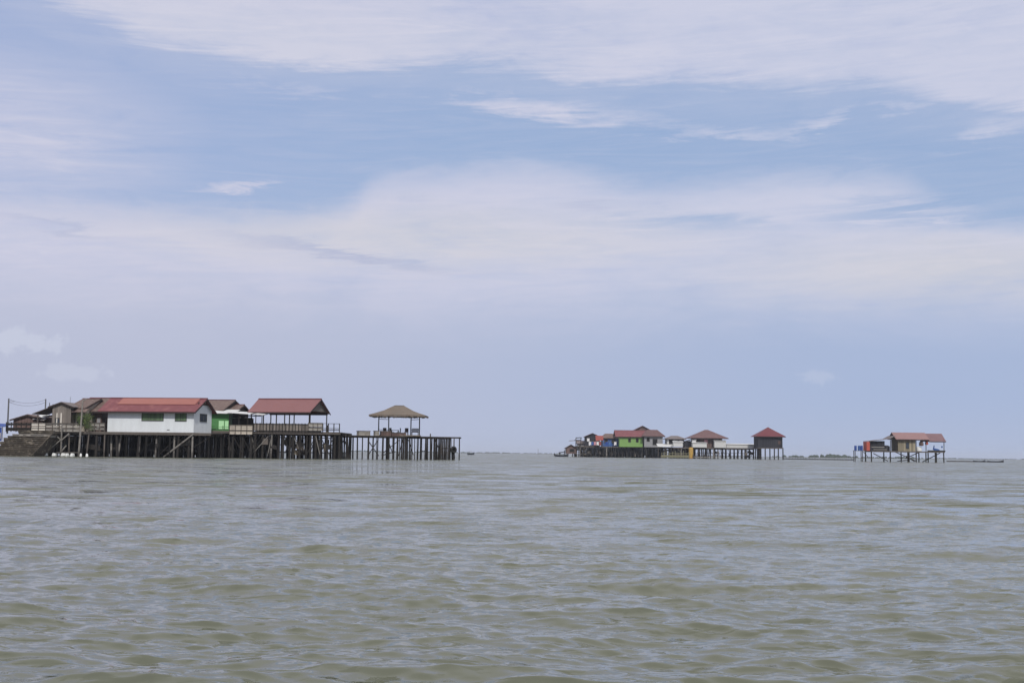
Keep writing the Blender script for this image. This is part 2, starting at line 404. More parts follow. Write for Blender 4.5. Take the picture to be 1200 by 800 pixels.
# ------------------------------------------------------------------ water
def build_water():
    rng = np.random.default_rng(11)
    a1 = np.radians(np.arange(-30, 30.0001, 0.045))
    right = np.radians(30 + np.cumsum(np.linspace(0.06, 6, 50)))
    right = right[right < math.radians(179.5)]
    azs = np.concatenate([-right[::-1], a1, right])
    dys = np.arange(455, 8.0, -0.72)
    Ds = np.concatenate([np.geomspace(0.25, HC * F / 455 * 0.985, 26), HC * F / dys, np.geomspace(HC * F / 8 * 1.02, 6000, 60)]).astype(np.float32)
    nA, nD = len(azs), len(Ds)
    DD, AA = np.meshgrid(Ds, azs, indexing='ij')
    x = (DD * np.sin(AA)).astype(np.float32); y = (DD * np.cos(AA)).astype(np.float32)
    dD = np.gradient(Ds)[:, None]
    dA = np.gradient(azs)[None, :] * Ds[:, None]
    sp = np.maximum(dD, dA * 0.7).astype(np.float32)
    z = np.zeros_like(x); ox = np.zeros_like(x); oy = np.zeros_like(x)
    N = 270
    lam = np.exp(rng.uniform(math.log(0.12), math.log(7.0), N))
    for l in lam:
        k = 2 * PI / l
        spread = 0.60 if l < 1.2 else 0.48
        th = math.radians(-99) + rng.normal(0, spread)        # running towards the boat
        if rng.random() < 0.22: th += rng.uniform(-1.2, 1.2)
        a = ((0.0165 if l < 0.42 else 0.0138) if l < 0.95 else 0.0090 * min(1, 2.0 / l) ** 1.3) / k * rng.uniform(0.5, 1.5)
        kx, ky = k * math.cos(th), k * math.sin(th)
        ph = rng.uniform(0, 2 * PI)
        fil = np.clip((l / sp - 1.5) / 1.2, 0, 1)
        rows = np.where(fil.max(axis=1) > 0)[0]
        if len(rows) == 0: continue
        r = slice(rows[0], rows[-1] + 1)
        arg = kx * x[r] + ky * y[r] + ph
        c = np.cos(arg) * fil[r] * a; s_ = np.sin(arg) * fil[r] * a
        z[r] += c
        ox[r] -= s_ * (kx / k); oy[r] -= s_ * (ky / k)
    # gusty groups: wave height varies over tens of metres
    g = 1 + 0.26 * np.sin(x * 0.31 + 0.7 * np.sin(y * 0.13)) * np.sin(y * 0.23 + 1.3) + 0.16 * np.sin(x * 0.11 - y * 0.07 + 2)
    z *= g
    lean = 1.15 * np.clip(1.6 - DD / 60, 0.4, 1)      # crests lean forward, towards the boat
    x2 = x + ox * 0.8 * g; y2 = y + oy * 0.8 * g - lean * z
    co = np.stack([x2, y2, z], -1).reshape(-1, 3)
    i = np.arange(nD - 1)[:, None] * nA + np.arange(nA - 1)[None, :]
    q = np.stack([i, i + 1, i + nA + 1, i + nA], -1).reshape(-1, 4)
    # wind to keep normals up
    me = bpy.data.meshes.new('water')
    me.vertices.add(len(co)); me.vertices.foreach_set('co', co.astype(np.float32).ravel())
    q = q[:, ::-1]
    # close the seam behind the camera and the small hole under it
    seam = np.array([[r * nA + nA - 1, (r + 1) * nA + nA - 1, (r + 1) * nA, r * nA] for r in range(nD - 1)])[:, ::-1]
    seam = seam[:, ::-1]
    q = np.concatenate([q, seam])
    me.loops.add(q.size); me.loops.foreach_set('vertex_index', q.ravel().astype(np.int32))
    me.polygons.add(len(q)); me.polygons.foreach_set('loop_start', (np.arange(len(q)) * 4).astype(np.int32))
    me.update(calc_edges=True)
    me.shade_smooth()
    o = bpy.data.objects.new('water', me); COL.objects.link(o)
    if me.polygons[nA * 100].normal.z < 0: me.flip_normals()
    m = bpy.data.materials.new('turbid_water'); m.use_nodes = True
    b = NB(m.node_tree); pr = m.node_tree.nodes['Principled BSDF']
    ge = b.n('ShaderNodeNewGeometry'); P = ge.outputs['Position']
    px, py, pz = b.sep(P)[0:3]
    dist = b.m('SQRT', b.m('ADD', b.m('MULTIPLY', px, px), b.m('MULTIPLY', py, py)))
    far = b.sstep(dist, 9, 50)
    def slope(scale, stretch, detail, rough, off):
        v = b.xyz(b.m('MULTIPLY', px, stretch), b.m('ADD', py, off), b.m('MULTIPLY', pz, 0.3))
        c = b.n('ShaderNodeTexNoise'); b.put(c.inputs['Vector'], v); c.inputs['Scale'].default_value = scale
        c.inputs['Detail'].default_value = detail; c.inputs['Roughness'].default_value = rough; c.inputs['Distortion'].default_value = 0.4
        s_ = b.n('ShaderNodeVectorMath', operation='SUBTRACT'); b.put(s_.inputs[0], c.outputs['Color']); s_.inputs[1].default_value = (.5, .5, .5)
        return b.sep(s_.outputs[0])
    fx, fy, _ = slope(13.0, 0.45, 4, 0.62, 0)[0:3]          # hand-sized ripples
    gx, gy, _ = slope(0.8, 0.45, 5, 0.62, 40)[0:3]       # metre chop, only needed where the mesh is too coarse
    wx, wy, _ = slope(0.10, 0.5, 4, 0.6, 90)[0:3]       # long patches
    gust = b.m('ADD', 1.0, b.m('MULTIPLY', wx, 1.3))
    # steep narrow fronts of small waves, facing the boat; their backs stay gentle
    def fronts(scale, stretch, off, lo, hi):
        v = b.xyz(b.m('MULTIPLY', px, stretch), b.m('ADD', py, off), b.m('MULTIPLY', pz, 0.3))
        return b.sstep(b.noise(v, scale, 4, 0.58, 1.3), lo, hi)
    f0 = fronts(19.0, 0.34, 5, 0.60, 0.66)
    f1 = fronts(8.0, 0.30, 13, 0.585, 0.64)
    f2 = fronts(2.2, 0.30, 31, 0.57, 0.64)
    f3 = fronts(0.6, 0.34, 57, 0.57, 0.65)
    near = b.m('SUBTRACT', 1.0, b.m('MULTIPLY', far, 0.7))
    front = b.m('ADD', b.m('MULTIPLY', b.m('ADD', f1, b.m('MULTIPLY', f0, 0.5)), b.m('MULTIPLY', near, 0.42)), b.m('MULTIPLY', far, b.m('ADD', b.m('MULTIPLY', f2, 0.75), b.m('MULTIPLY', f3, 0.50))))
    sx = b.m('MULTIPLY', b.m('ADD', b.m('MULTIPLY', fx, 0.40), b.m('MULTIPLY', gx, b.m('MULTIPLY', far, 1.0))), gust)
    sy = b.m('ADD', b.m('MULTIPLY', fy, 0.6), b.m('MULTIPLY', gy, b.m('MULTIPLY', far, 1.7)))
    sy = b.m('MULTIPLY', b.m('SUBTRACT', sy, front), gust)
    sy = b.m('ADD', sy, b.m('MULTIPLY', far, b.m('SUBTRACT', b.m('MULTIPLY', wy, 0.3), 0.09)))   # waves set towards the boat
    va = b.n('ShaderNodeVectorMath', operation='ADD'); b.put(va.inputs[0], ge.outputs['Normal']); b.put(va.inputs[1], b.xyz(sx, sy, 0.0))
    vn = b.n('ShaderNodeVectorMath', operation='NORMALIZE'); b.put(vn.inputs[0], va.outputs[0])
    b.put(pr.inputs['Normal'], vn.outputs[0])
    silt = b.noise(b.xyz(b.m('MULTIPLY', px, 0.5), py, 0.0), 0.06, 4, 0.55)
    wc = b.mix(b.sstep(silt, 0.35, 0.65), (.090, .096, .070, 1), (.112, .116, .083, 1))
    b.put(pr.inputs['Base Color'], wc)
    b.put(pr.inputs['Roughness'], b.sstep(dist, 10, 200, 0.06, 0.15))   # ripples too small to resolve far off
    pr.inputs['IOR'].default_value = 1.5
    me.materials.append(m)
    tag(o, None, None, kind='structure')
    return o
build_water()

# seabed so the stilts stand in something; it closes the scene from below
mb = MB(); mb.box(-6000, 6000, -6000, 6000, -4.0, -3.5)
tag(mb.build('seabed', 'far_earth'), None, None, kind='structure')

# ------------------------------------------------------------------ platforms on stilts
BED = -3.4
def platform(name, label, D, uL, uR, depth, z, yaw=0.0, nx=20, ny=4, r=.12, deckm='deck_plank', stiltm='grey_timber', rearm='dark_timber', jitter=.25,
             braces=6, bulk=None, beam=True, lower=0, group=None, cat='platform', thick=.12, cols=None, seed=1, wl=0.9, clutter=0, frontm='dark_timber'):
    rd = random.Random(seed)
    L = span(uL, uR, D, yaw)
    t = thing(name, label, cat, (X(uR, D), D, 0), yaw, group)
    mb = MB(); mb.box(-L, 0, 0, depth, z - thick, z); mb.build('deck', deckm, t)
    if beam:
        mb = MB()
        mb.box(-L - .1, .1, -.09, -.003, z - .34, z - .05)
        mb.box(-L - .05, .05, depth * .5, depth * .5 + .14, z - thick - .30, z - thick - .003)
        mb.box(-L - .05, .05, depth - .2, depth - .02, z - thick - .30, z - thick - .003)
        mb.build('edge_beam', 'rail_timber', t)
    k = 0
    front = []
    for j in range(ny):
        xs = cols if (cols and j == 0) else [-L + .15 + (L - .3) * i / (nx - 1) for i in range(nx)]
        for i, xx in enumerate(xs):
            xx += rd.uniform(-jitter, jitter) * (0 if (cols and j == 0) else 1)
            yy = .18 + (depth - .5) * j / max(1, ny - 1) + rd.uniform(-.2, .2) * (j > 0)
            lx, ly = rd.gauss(0, .10), rd.gauss(0, .08)
            if rd.random() < .12: lx *= 3
            rr = r * rd.uniform(.75, 1.25)
            mb = MB()
            p0 = Vector((xx + lx, yy + ly, BED)); p1 = Vector((xx, yy, z - thick - .004))
            f_ = (0.35 - BED) / (p1.z - BED)
            pm = p0.lerp(p1, f_) + Vector((rd.uniform(-.04, .04), 0, 0))
            n = 7
            mb.tube(p0, pm, rr * 1.35, rr * 1.1, n); mb.tube(pm, p1, rr * 1.1, rr * .9, n)
            mb.build('stilt', (stiltm if rd.random() < .2 else frontm) if j == 0 else rearm, t)  # rear rows darker, under-deck shade put into their colour
            if j == 0: front.append((xx, yy))
            k += 1
    for _ in range(braces):
        i = rd.randrange(0, max(1, len(front) - 2)); w = rd.randint(1, 2)
        a = front[i]; c = front[min(len(front) - 1, i + w)]
        zt, zb = z - .3 - rd.uniform(0, .4), .25 + rd.uniform(0, .8)
        yy = a[1] + rd.choice([-.15, .15, depth * rd.uniform(.2, .8)])
        mb = MB()
        if rd.random() < .5: mb.tube((a[0], yy, zb), (c[0], yy, zt), .06, .05, 6)
        else: mb.tube((a[0], yy, zt), (c[0], yy, zb), .06, .05, 6)
        mb.build('brace', rearm if rd.random() < .6 else stiltm, t)
    for q in range(lower):
        zz = wl + q * .95 + rd.uniform(-.1, .1); yy = rd.uniform(.35, depth * .8)
        mb = MB(); mb.tube((-L + .1, yy, zz), (-.1, yy, zz + rd.uniform(-.25, .25)), .06, .06, 6); mb.build('cross_beam', rearm, t)
    for q in range(clutter):
        # planks, nets and sheets slung under the deck
        xx = rd.uniform(-L + .5, -1.5); w = rd.uniform(.3, 1.3) * (1.6 if depth > 13.5 else 1); hh = rd.uniform(.25, 1.1) * (z / 3.4)
        zz = rd.uniform(.5, z - .6 - hh); yy = rd.uniform(-.25, depth * .35); sk = rd.uniform(-.35, .35)
        mb = MB(); mb.slab([(xx, yy, zz), (xx + w, yy, zz + sk), (xx + w * .95, yy + .08, zz + hh + sk * .6), (xx + .05, yy + .08, zz + hh)], .04)
        mb.build('hanging_plank', rd.choice(['rail_timber', 'step_timber', 'dark_timber', 'shade_black_timber'] if stiltm != 'dark_timber' else ['shade_black_timber', 'dark_timber']), t)
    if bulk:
        # near-black boards set well back, added to stand for shade under the deck
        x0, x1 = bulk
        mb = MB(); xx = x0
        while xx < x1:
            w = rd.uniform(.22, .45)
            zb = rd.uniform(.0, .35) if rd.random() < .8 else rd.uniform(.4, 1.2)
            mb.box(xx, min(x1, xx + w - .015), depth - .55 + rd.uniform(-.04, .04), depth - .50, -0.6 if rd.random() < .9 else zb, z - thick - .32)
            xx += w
        mb.build('shade_screen', 'shade_black_timber', t)
    return t, L


DA = 163.0
zA = 3.2
# left platform, under the grey houses and the white house
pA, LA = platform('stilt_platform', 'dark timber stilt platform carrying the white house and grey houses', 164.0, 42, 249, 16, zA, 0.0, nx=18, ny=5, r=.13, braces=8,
                  bulk=(-26, 0), lower=3, seed=3, rearm='shade_black_timber', stiltm='dark_timber', clutter=12, frontm='shade_black_timber')  # blackened stilts: shade below the houses is in their colour
DB = 172.0
zB = 3.62
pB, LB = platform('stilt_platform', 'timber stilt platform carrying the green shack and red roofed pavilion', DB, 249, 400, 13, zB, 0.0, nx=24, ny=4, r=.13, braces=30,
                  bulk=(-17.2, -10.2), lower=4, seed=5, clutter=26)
# walkway pier reaching right
DCp = 186.0
zC = 3.36
yawC = -0.45
def pierD(u):  # distance of the pier front at a column
    x0, y0 = X(400, 181.0), 181.0
    s, c = math.sin(-yawC), math.cos(-yawC)
    k = (u - 600) / F
    t_ = (k * y0 - x0) / (c - k * s)
    return y0 + t_ * s, t_
_, LCt = pierD(541)
t = thing('stilt_pier', 'long bare timber walkway pier on thin stilts reaching right to open water', 'pier', (X(400, 181.0), 181.0, 0), yawC)
rd = random.Random(4)
mb = MB(); mb.box(0, LCt, 0, 3.6, zC - .10, zC); mb.build('deck', 'deck_plank', t)
mb = MB(); mb.box(-.1, LCt + .1, -.1, -.003, zC - .22, zC - .02); mb.box(-.1, LCt + .1, 3.605, 3.70, zC - .30, zC - .02); mb.build('edge_beam', 'dark_timber', t)
us = [405, 409, 414, 421, 427, 434, 439.5, 445, 451, 457, 463, 468, 470.5, 475, 477.5, 482, 484, 488, 491, 495.5, 501, 503, 506.5, 511.5, 514, 518, 521, 525, 528.5, 534, 540.3]
for i, u in enumerate(us):
    D_, tt = pierD(u)
    for j in range(2):
        if j == 1 and rd.random() < .35: continue
        xx = tt + (rd.uniform(-.3, .3) if j else 0); yy = .1 if j == 0 else 3.4
        lean = rd.gauss(0, .06) if u > 410 else .4
        r_ = rd.choice([.07, .09, .11, .14]) * (1.25 if u in (484, 511.5, 434, 477.5) else 1)
        if u > 539: r_ = .09; lean = 0
        mb = MB(); mb.tube((xx + lean, yy, BED), (xx, yy, zC - .105), r_ * 1.2, r_ * .9, 7)
        mb.build('stilt', 'dark_timber', t)
for i in range(22):
    u = rd.uniform(404, 538); D_, tt = pierD(u); yy = rd.uniform(.4, 3.1); le = rd.gauss(0, .15)
    mb = MB(); mb.tube((tt + le, yy, BED), (tt, yy, zC - .105), .055, .045, 6); mb.build('stilt', 'rail_timber', t)
for (ua, va, ub, vb) in [(434, 516, 447, 534), (446, 515, 434, 534), (451, 530, 470, 515), (452, 533, 466, 529), (475, 514, 470, 534), (480, 515, 486, 533), (511, 514, 517, 530),
                         (405, 514, 412, 535), (414, 514, 405, 532), (495, 528, 503, 528.5), (528, 525.5, 536, 525), (459, 520, 464, 534)]:
    Da, ta = pierD(ua); Db, tb = pierD(ub)
    yy = rd.choice([-.15, .3, 3.2])
    mb = MB(); mb.tube((ta, yy, Z(ua, va, Da)), (tb, yy, Z(ub, vb, Db)), .07, .06, 6); mb.build('brace', 'dark_timber', t)
PIER = t

def pier_pt(u, off, z):
    """a point on the pier: column u on its front edge, then off metres across"""
    D_, tt = pierD(u); s, c = math.sin(-yawC), math.cos(-yawC)
    return (X(400, 181.0) + tt * c - off * s, 181.0 + tt * s + off * c, z)

# ------------------------------------------------------------------ houses
def window(mb_parent, x0, x1, z0, z1, face='front', y=0.0, panem='window_glass', mull=1, framem='window_frame', label=None, fw=.07):
    """a framed window standing proud of its wall: frame with the pane inside; face front (-Y) or right (+X) or left (-X)"""
    def B_(mb, a0, a1, b0, b1, c0, c1):   # a along wall, b outwards depth, c height
        if face == 'front': mb.box(a0, a1, y - b1, y - b0, c0, c1)
        elif face == 'right': mb.box(y + b0, y + b1, a0, a1, c0, c1)
        else: mb.box(y - b1, y - b0, a0, a1, c0, c1)
    f = MB()
    B_(f, x0 - fw, x1 + fw, .002, .06, z1, z1 + fw); B_(f, x0 - fw, x1 + fw, .002, .08, z0 - fw, z0)
    B_(f, x0 - fw, x0, .002, .06, z0 + .001, z1 - .001); B_(f, x1, x1 + fw, .002, .06, z0 + .001, z1 - .001)
    for i in range(mull):
        xm = x0 + (x1 - x0) * (i + 1) / (mull + 1)
        B_(f, xm - .025, xm + .025, .021, .055, z0 + .001, z1 - .001)
    fo = f.build('window', framem, mb_parent, label=label)
    p = MB(); B_(p, x0 + .001, x1 - .001, .003, .02, z0 + .001, z1 - .001); p.build('pane', panem, fo)
    return fo


def gable_roof(t, L, dep, ze, zr, ov_f, ov_e, m, prow=0.0, fascia='fascia', cap='ridge_cap', thick=.06, lowl=0.0, x0=None, x1=None):
    """ridge along X; local frame runs x from -L to 0, y from 0 to dep"""
    xa = (-L if x0 is None else x0); xb = (0 if x1 is None else x1)
    ym = dep / 2; s = (zr - ze) / (ym + ov_f)
    zl = ze
    mb = MB()
    f0 = (xa - ov_e, -ov_f, zl); f1 = (xb + ov_e, -ov_f, zl); r1 = (xb + ov_e + prow, ym, zr); r0 = (xa - ov_e - prow, ym, zr)
    b0 = (xa - ov_e, dep + ov_f, zl); b1 = (xb + ov_e, dep + ov_f, zl)
    mb.slab([f0, f1, r1, r0], thick); mb.slab([b1, b0, r0, r1], thick)
    ro = mb.build('roof', m, t)
    fb = MB()
    for a, c in ((f0, r0), (b0, r0), (f1, r1), (b1, r1)):
        fb.bar(Vector(a) - Vector((0, 0, thick + .10)), Vector(c) - Vector((0, 0, thick + .10)), .04, .16)
    fb.box(xa - ov_e, xb + ov_e, -ov_f + .02, -ov_f + .06, zl - thick - .16, zl - thick - .01)
    fb.build('fascia', fascia, ro)
    cb = MB(); cb.slab([(r0[0], ym - .18, zr - .06 * s + .03), (r1[0], ym - .18, zr - .06 * s + .03), (r1[0], ym, zr + .07), (r0[0], ym, zr + .07)], .03)
    cb.slab([(r1[0], ym + .18, zr - .06 * s + .03), (r0[0], ym + .18, zr - .06 * s + .03), (r0[0], ym, zr + .07), (r1[0], ym, zr + .07)], .03)
    cb.build('ridge_cap', cap, ro)
    return ro


def gable_wall(t, L, dep, z0, ze, zr, m, ov_f=0.6, ends=True, name='wall'):
    ym = dep / 2; s = (zr - ze) / (ym + ov_f)
    zw = ze + ov_f * s - .08; zp = zr - .09
    mb = MB()
    v = [(-L, 0, z0), (0, 0, z0), (0, dep, z0), (-L, dep, z0), (-L, 0, zw), (0, 0, zw), (0, dep, zw), (-L, dep, zw), (-L, ym, zp), (0, ym, zp)]
    f = [(0, 3, 2, 1), (0, 1, 5, 4), (2, 3, 7, 6), (1, 2, 6, 9, 5), (3, 0, 4, 8, 7), (4, 5, 9, 8), (6, 7, 8, 9)]
    mb.add(v, f)
    return mb.build(name, m, t)


# --- white house
DW, yW = 164.3, math.radians(8.5)
LW = span(128.2, 229, DW, yW)
zw0 = zA + .01
wh = thing('white_house', 'white painted house with long red roof and green curtained windows on stilts', 'house', (X(229, DW), DW, 0), yW)
dW = 6.0
zeW, zrW = Z(229, 482.5, DW - .8), Z(240, 466.5, DW + 3) - .05
gable_wall(wh, LW, dW, zw0, zeW, zrW, 'white_paint', .8)
ro = gable_roof(wh, LW, dW, zeW, zrW, .8, .45, 'red_roof', prow=.1, x0=-LW - .62)
# brighter sheets over the upper half of the front slope
sl = (zrW - zeW) / (dW / 2 + .8)
mb = MB()
ya, yb = dW / 2 * .36, dW / 2 - .22
zz = lambda y_: zeW + (y_ + .8) * sl + .075
mb.slab([(-LW + .7, ya, zz(ya)), (-.35, ya, zz(ya)), (-.35, yb, zz(yb)), (-LW + .7, yb, zz(yb))], .03)
mb.build('bright_roof_sheets', 'faded_red_sheet', ro, label='brighter orange red sheets along the upper slope')
def lx(u, D, yaw, uR):  # local x of a column on a front
    return -span(u, uR, D, yaw)
def wz(v, u=180): return Z(u, v, DW + (229 - u) / 107 * LW * math.sin(yW))
window(wh, lx(168.5, DW, yW, 229), lx(193, DW, yW, 229), wz(492.6, 180), wz(484.2, 180), y=0, panem='green_curtain', mull=2, label='wide window with green curtain')
window(wh, lx(207.5, DW, yW, 229), lx(220, DW, yW, 229), wz(493, 214), wz(484.4, 214), y=0, panem='green_curtain', mull=1, label='small window with green curtain')
window(wh, 2.0, 4.2, wz(493, 235), wz(484.8, 235), face='right', y=0, panem='window_glass', mull=1, label='dark side window')
mb = MB(); mb.box(-LW - .02, .02, -.03, -.002, zw0 - .16, zw0 + .02); mb.box(.003, .03, -.03, dW, zw0 - .16, zw0 + .02); mb.build('sill_beam', 'window_frame', wh)
mb = MB(); mb.box(lx(198, DW, yW, 229), lx(201, DW, yW, 229), -.05, -.003, zw0 + .30, zw0 + .38); mb.build('vent', 'window_frame', wh)
mb = MB(); mb.box(.002, .02, 1.2, 4.8, zeW + .95, zeW + 1.3); mb.build('gable_vent', 'brown_wall', wh)
# its own lit front stilts and the leaning prop
for u, lean in ((134, .6), (145.5, 0), (168, .05), (187.5, 0), (208, .05), (229, 0)):
    xx = lx(u, DW, yW, 229)
    mb = MB(); mb.tube((xx + lean * 1.7, -.22 - (229 - u) / 107 * 1.9, BED), (xx, -.22, zw0 - .17), .15, .12, 8); mb.build('stilt', 'grey_timber', wh)
mb = MB(); mb.tube((lx(197, DW, yW, 229), -.55, .05), (lx(231, DW, yW, 229), -.45, zw0 - .15), .12, .10, 8); mb.build('prop', 'grey_timber', wh)

# --- brown roofed house and grey plank house on the left (behind a verandah)
D1 = 168.5
def simple_house(name, label, uL, uR, D, yaw, depth, z0, ve, vr, wallm, roofm, ov=.5, ove=.4, cat='house', group=None, prow=0.0, gable=False, cap='ridge_cap', fascia='fascia'):
    L = span(uL, uR, D, yaw)
    t = thing(name, label, cat, (X(uR, D), D, 0), yaw, group)
    um = (uL + uR) / 2
    ze = Z(um, ve, D - ov); zr = Z(um, vr, D + depth / 2)
    if gable:      # gable end to the viewer: build with the ridge along Y
        mb = MB(); zr = Z(um, vr, D)
        s = (zr - ze) / (L / 2 + ov); zw = ze + ov * s - .08
        mb.add([(-L, 0, z0), (0, 0, z0), (0, depth, z0), (-L, depth, z0), (-L, 0, zw), (0, 0, zw), (0, depth, zw), (-L, depth, zw), (-L / 2, 0, zr - .09), (-L / 2, depth, zr - .09)],
               [(0, 3, 2, 1), (0, 1, 5, 8, 4), (2, 3, 7, 9, 6), (1, 2, 6, 5), (3, 0, 4, 7), (4, 8, 9, 7), (5, 6, 9, 8)])
        mb.build('wall', wallm, t)
        mb = MB()
        mb.slab([(-L - ov, -ove, ze), (-L / 2, -ove, zr), (-L / 2, depth + ove, zr), (-L - ov, depth + ove, ze)], .06)
        mb.slab([(ov, -ove, ze), (-L / 2, -ove, zr), (-L / 2, depth + ove, zr), (ov, depth + ove, ze)], .06)
        r = mb.build('roof', roofm, t)
        mb = MB(); mb.bar((-L - ov, -ove - .02, ze - .14), (-L / 2, -ove - .02, zr - .14), .04, .16); mb.bar((ov, -ove - .02, ze - .14), (-L / 2, -ove - .02, zr - .14), .04, .16)
        mb.build('fascia', fascia, r)
    else:
        gable_wall(t, L, depth, z0, ze, zr, wallm, ov)
        gable_roof(t, L, depth, ze, zr, ov, ove, roofm, prow=prow, cap=cap, fascia=fascia)
    return t, L, ze, zr

zf = zA + .012
hB, LhB, _, _ = simple_house('timber_house', 'brown roofed timber house with dark open doorway left of the white house', 101, 121, 171, math.radians(10), 7, zf, 482, 466.2, 'brown_wall', 'brown_roof', .9, 1.2)
mb = MB(); mb.box(-LhB + .3, -.75, -.04, -.003, zf + .05, zf + 2.05); mb.build('doorway', 'opening_shade', hB)
mb = MB(); mb.box(-.62, -.15, -.06, -.003, zf + .3, zf + 1.9); mb.build('shutter', 'grey_wall', hB)

hC, LhC, zeC, _ = simple_house('timber_house', 'brown roofed timber house with pale planks, its gable facing right above the railing', 84, 101, 169, math.radians(8), 8, zf, 478, 467.0, 'pale_board', 'brown_roof', .6, .3)
window(hC, -.95, -.25, zf + .9, zf + 1.9, panem='window_glass', mull=0)
mb = MB(); mb.box(-1.6, -1.18, -.05, -.003, zf + .05, zf + 2.0); mb.build('door', 'grey_wall', hC)
mb = MB(); mb.slab([(-LhC - .1, -1.6, zeC - .55), (.9, -1.6, zeC - .55), (.9, -.45, zeC - .10), (-LhC - .1, -.45, zeC - .10)], .05)
mb.build('porch_roof', 'brown_roof', hC)

hD, LhD, zeD, _ = simple_house('timber_shack', 'weathered grey plank shack with low dark gable roof above the railing', 63, 85, 167.5, 0.05, 7, zf, 476.5, 470.8, 'grey_plank', 'grey_roof', .5, .3, gable=True)
mb = MB(); mb.slab([(-LhD - 2.6, -.3, zeD - .95), (-LhD - .1, -.3, zeD + .0), (-LhD - .1, 4.5, zeD + .0), (-LhD - 2.6, 4.5, zeD - .95)], .06)
mb.build('lean_to_roof', 'grey_roof', hD)
mb = MB(); mb.tube((-LhD - 1.9, 0, zf), (-LhD - 1.9, 0, zeD - .78), .07); mb.build('post', 'rail_timber', hD)
for k_, (a, c) in enumerate(((.0, .12), (.55, .7))):
    mb = MB(); mb.box(-1.3 + a - .6, -1.3 + c - .6, -.05, -.003, zf, zf + 2.4); mb.build('wall_batten', 'white_board', hD)
window(hD, -2.0, -1.55, zf + .5, zf + 1.7, panem='window_glass', mull=0)

hE, LhE, zeE, _ = simple_house('timber_shed', 'small brown gabled shed behind the stepped landing at far left', 18, 52, 169, 0.02, 7, zf, 491.8, 485.3, 'brown_wall', 'brown_roof', .4, .3, gable=True)
mb = MB(); mb.slab([(-1.2, -.36, zeE + .1), (.40, -.36, zeE - .02 ), (-.4, 4, zeE + .7), (-1.6, 4, zeE + .9)], .03); mb.build('pale_roof_sheet', 'white_sheet_roof', hE)
mb = MB(); mb.box(.02, 2.4, 1, 6, zf, zeE + .35); mb.build('side_wall', 'brown_wall', hE)
mb = MB(); mb.slab([(-.3, .7, zeE + .55), (2.7, .7, zeE + .45), (2.7, 6.2, zeE + .8), (-.3, 6.2, zeE + .9)], .05); mb.build('side_roof', 'brown_roof', hE)

# stepped landing of timber and stone at the far left
t = thing('stepped_landing', 'broad stepped timber landing sloping down to the water at far left', 'landing', (X(52, 157), 157, 0))
nst = 14
wL = X(52, 157) - X(-60, 157)
ztop = Z(30, 502.5, 160)
for i in range(nst):
    f0, f1 = i / nst, (i + 1) / nst
    xl = X(-24, 157) - X(52, 157) + (X(10, 157) - X(-24, 157)) * f1
    xl += random.Random(i + 50).uniform(-.5, .5)
    zz1 = -.15 + (ztop - .0) * f1; zz0 = -.4 if i == 0 else -.15 + ztop * f0 - .12
    xr = -1.45 + 1.45 * f1
    mb = MB()
    yy0 = f0 * 4.2 + random.Random(i + 9).uniform(-.05, .05)
    mb.box(xl, xr, yy0 + .06, 9 + i * .01, zz0, zz1 - .07)
    rdd = random.Random(i)
    mb.box(xl, xr + .06, yy0 - .08, yy0 + .42, zz1 - .069, zz1)       # nosing board
    xx = xl
    while xx < xr - .3:                                               # loose blocks and posts on each step
        w = rdd.uniform(.25, .9)
        if rdd.random() < (.8 if i in (10, 11) else .5): mb.box(xx, min(xr, xx + w), yy0 + rdd.uniform(-.06, .05), yy0 + .3, zz1 - .30 - .069, zz1 - .071)
        xx += w + rdd.uniform(.05, .5)
    mb.build('step', 'step_timber' if i not in (11,) else 'grey_board', t)
mb = MB(); mb.tube((-1.5, -.1, -.3), (.0, 3.6, ztop - .5), .09, .08); mb.build('stringer', 'step_timber', t)

# railings
def railing(label, uL, uR, D, z, h, m='rail_timber', yaw=0.0, posts=6, rails=(.5, 1.0), boards=None, boardm='pale_board', group='railings along the decks', name='railing', pr=.045, off=0.0, cat='railing'):
    L = span(uL, uR, D, yaw)
    t = thing(name, label, cat, (X(uR, D), D, z), yaw, group)
    for i in range(posts):
        xx = -L + L * i / (posts - 1)
        mb = MB(); mb.box(xx - pr, xx + pr, -pr, pr, .003, h); mb.build('post', m, t)
    for r_ in rails:
        mb = MB(); mb.box(-L - .05, .05, -pr - .045, -pr - .003, h * r_ - .06, h * r_); mb.build('rail', m, t)
    if boards:
        for (b0, b1) in boards:
            mb = MB(); mb.box(-L, 0, pr + .003, pr + .04, b0 * h, b1 * h); mb.build('board', boardm, t)
    return t

railing('white panelled parapet at the left end of the deck', 39, 56, 163.6, zA - .12, 1.15, boards=[(.0, .28), (.3, .60), (.68, 1.0)], boardm='white_board', posts=3)
railing('grey boarded railing in front of the plank shack', 56, 96, 163.4, zA - .12, 1.15, boards=[(.06, .40), (.46, .72), (.80, 1.0)], boardm='grey_board', posts=6)
railing('pale boarded balcony rail beside the white house', 107, 125, 164.2, zA, 1.15, boards=[(.2, .45), (.62, .95)], boardm='grey_board', posts=4)
railing('dark timber fence above the stepped landing', 10, 39, 161.0, zf - .2, 1.2, m='dark_timber', posts=6, rails=(.45, .7, 1.0), boards=[(.1, .4), (.72, .9)], boardm='dark_timber')

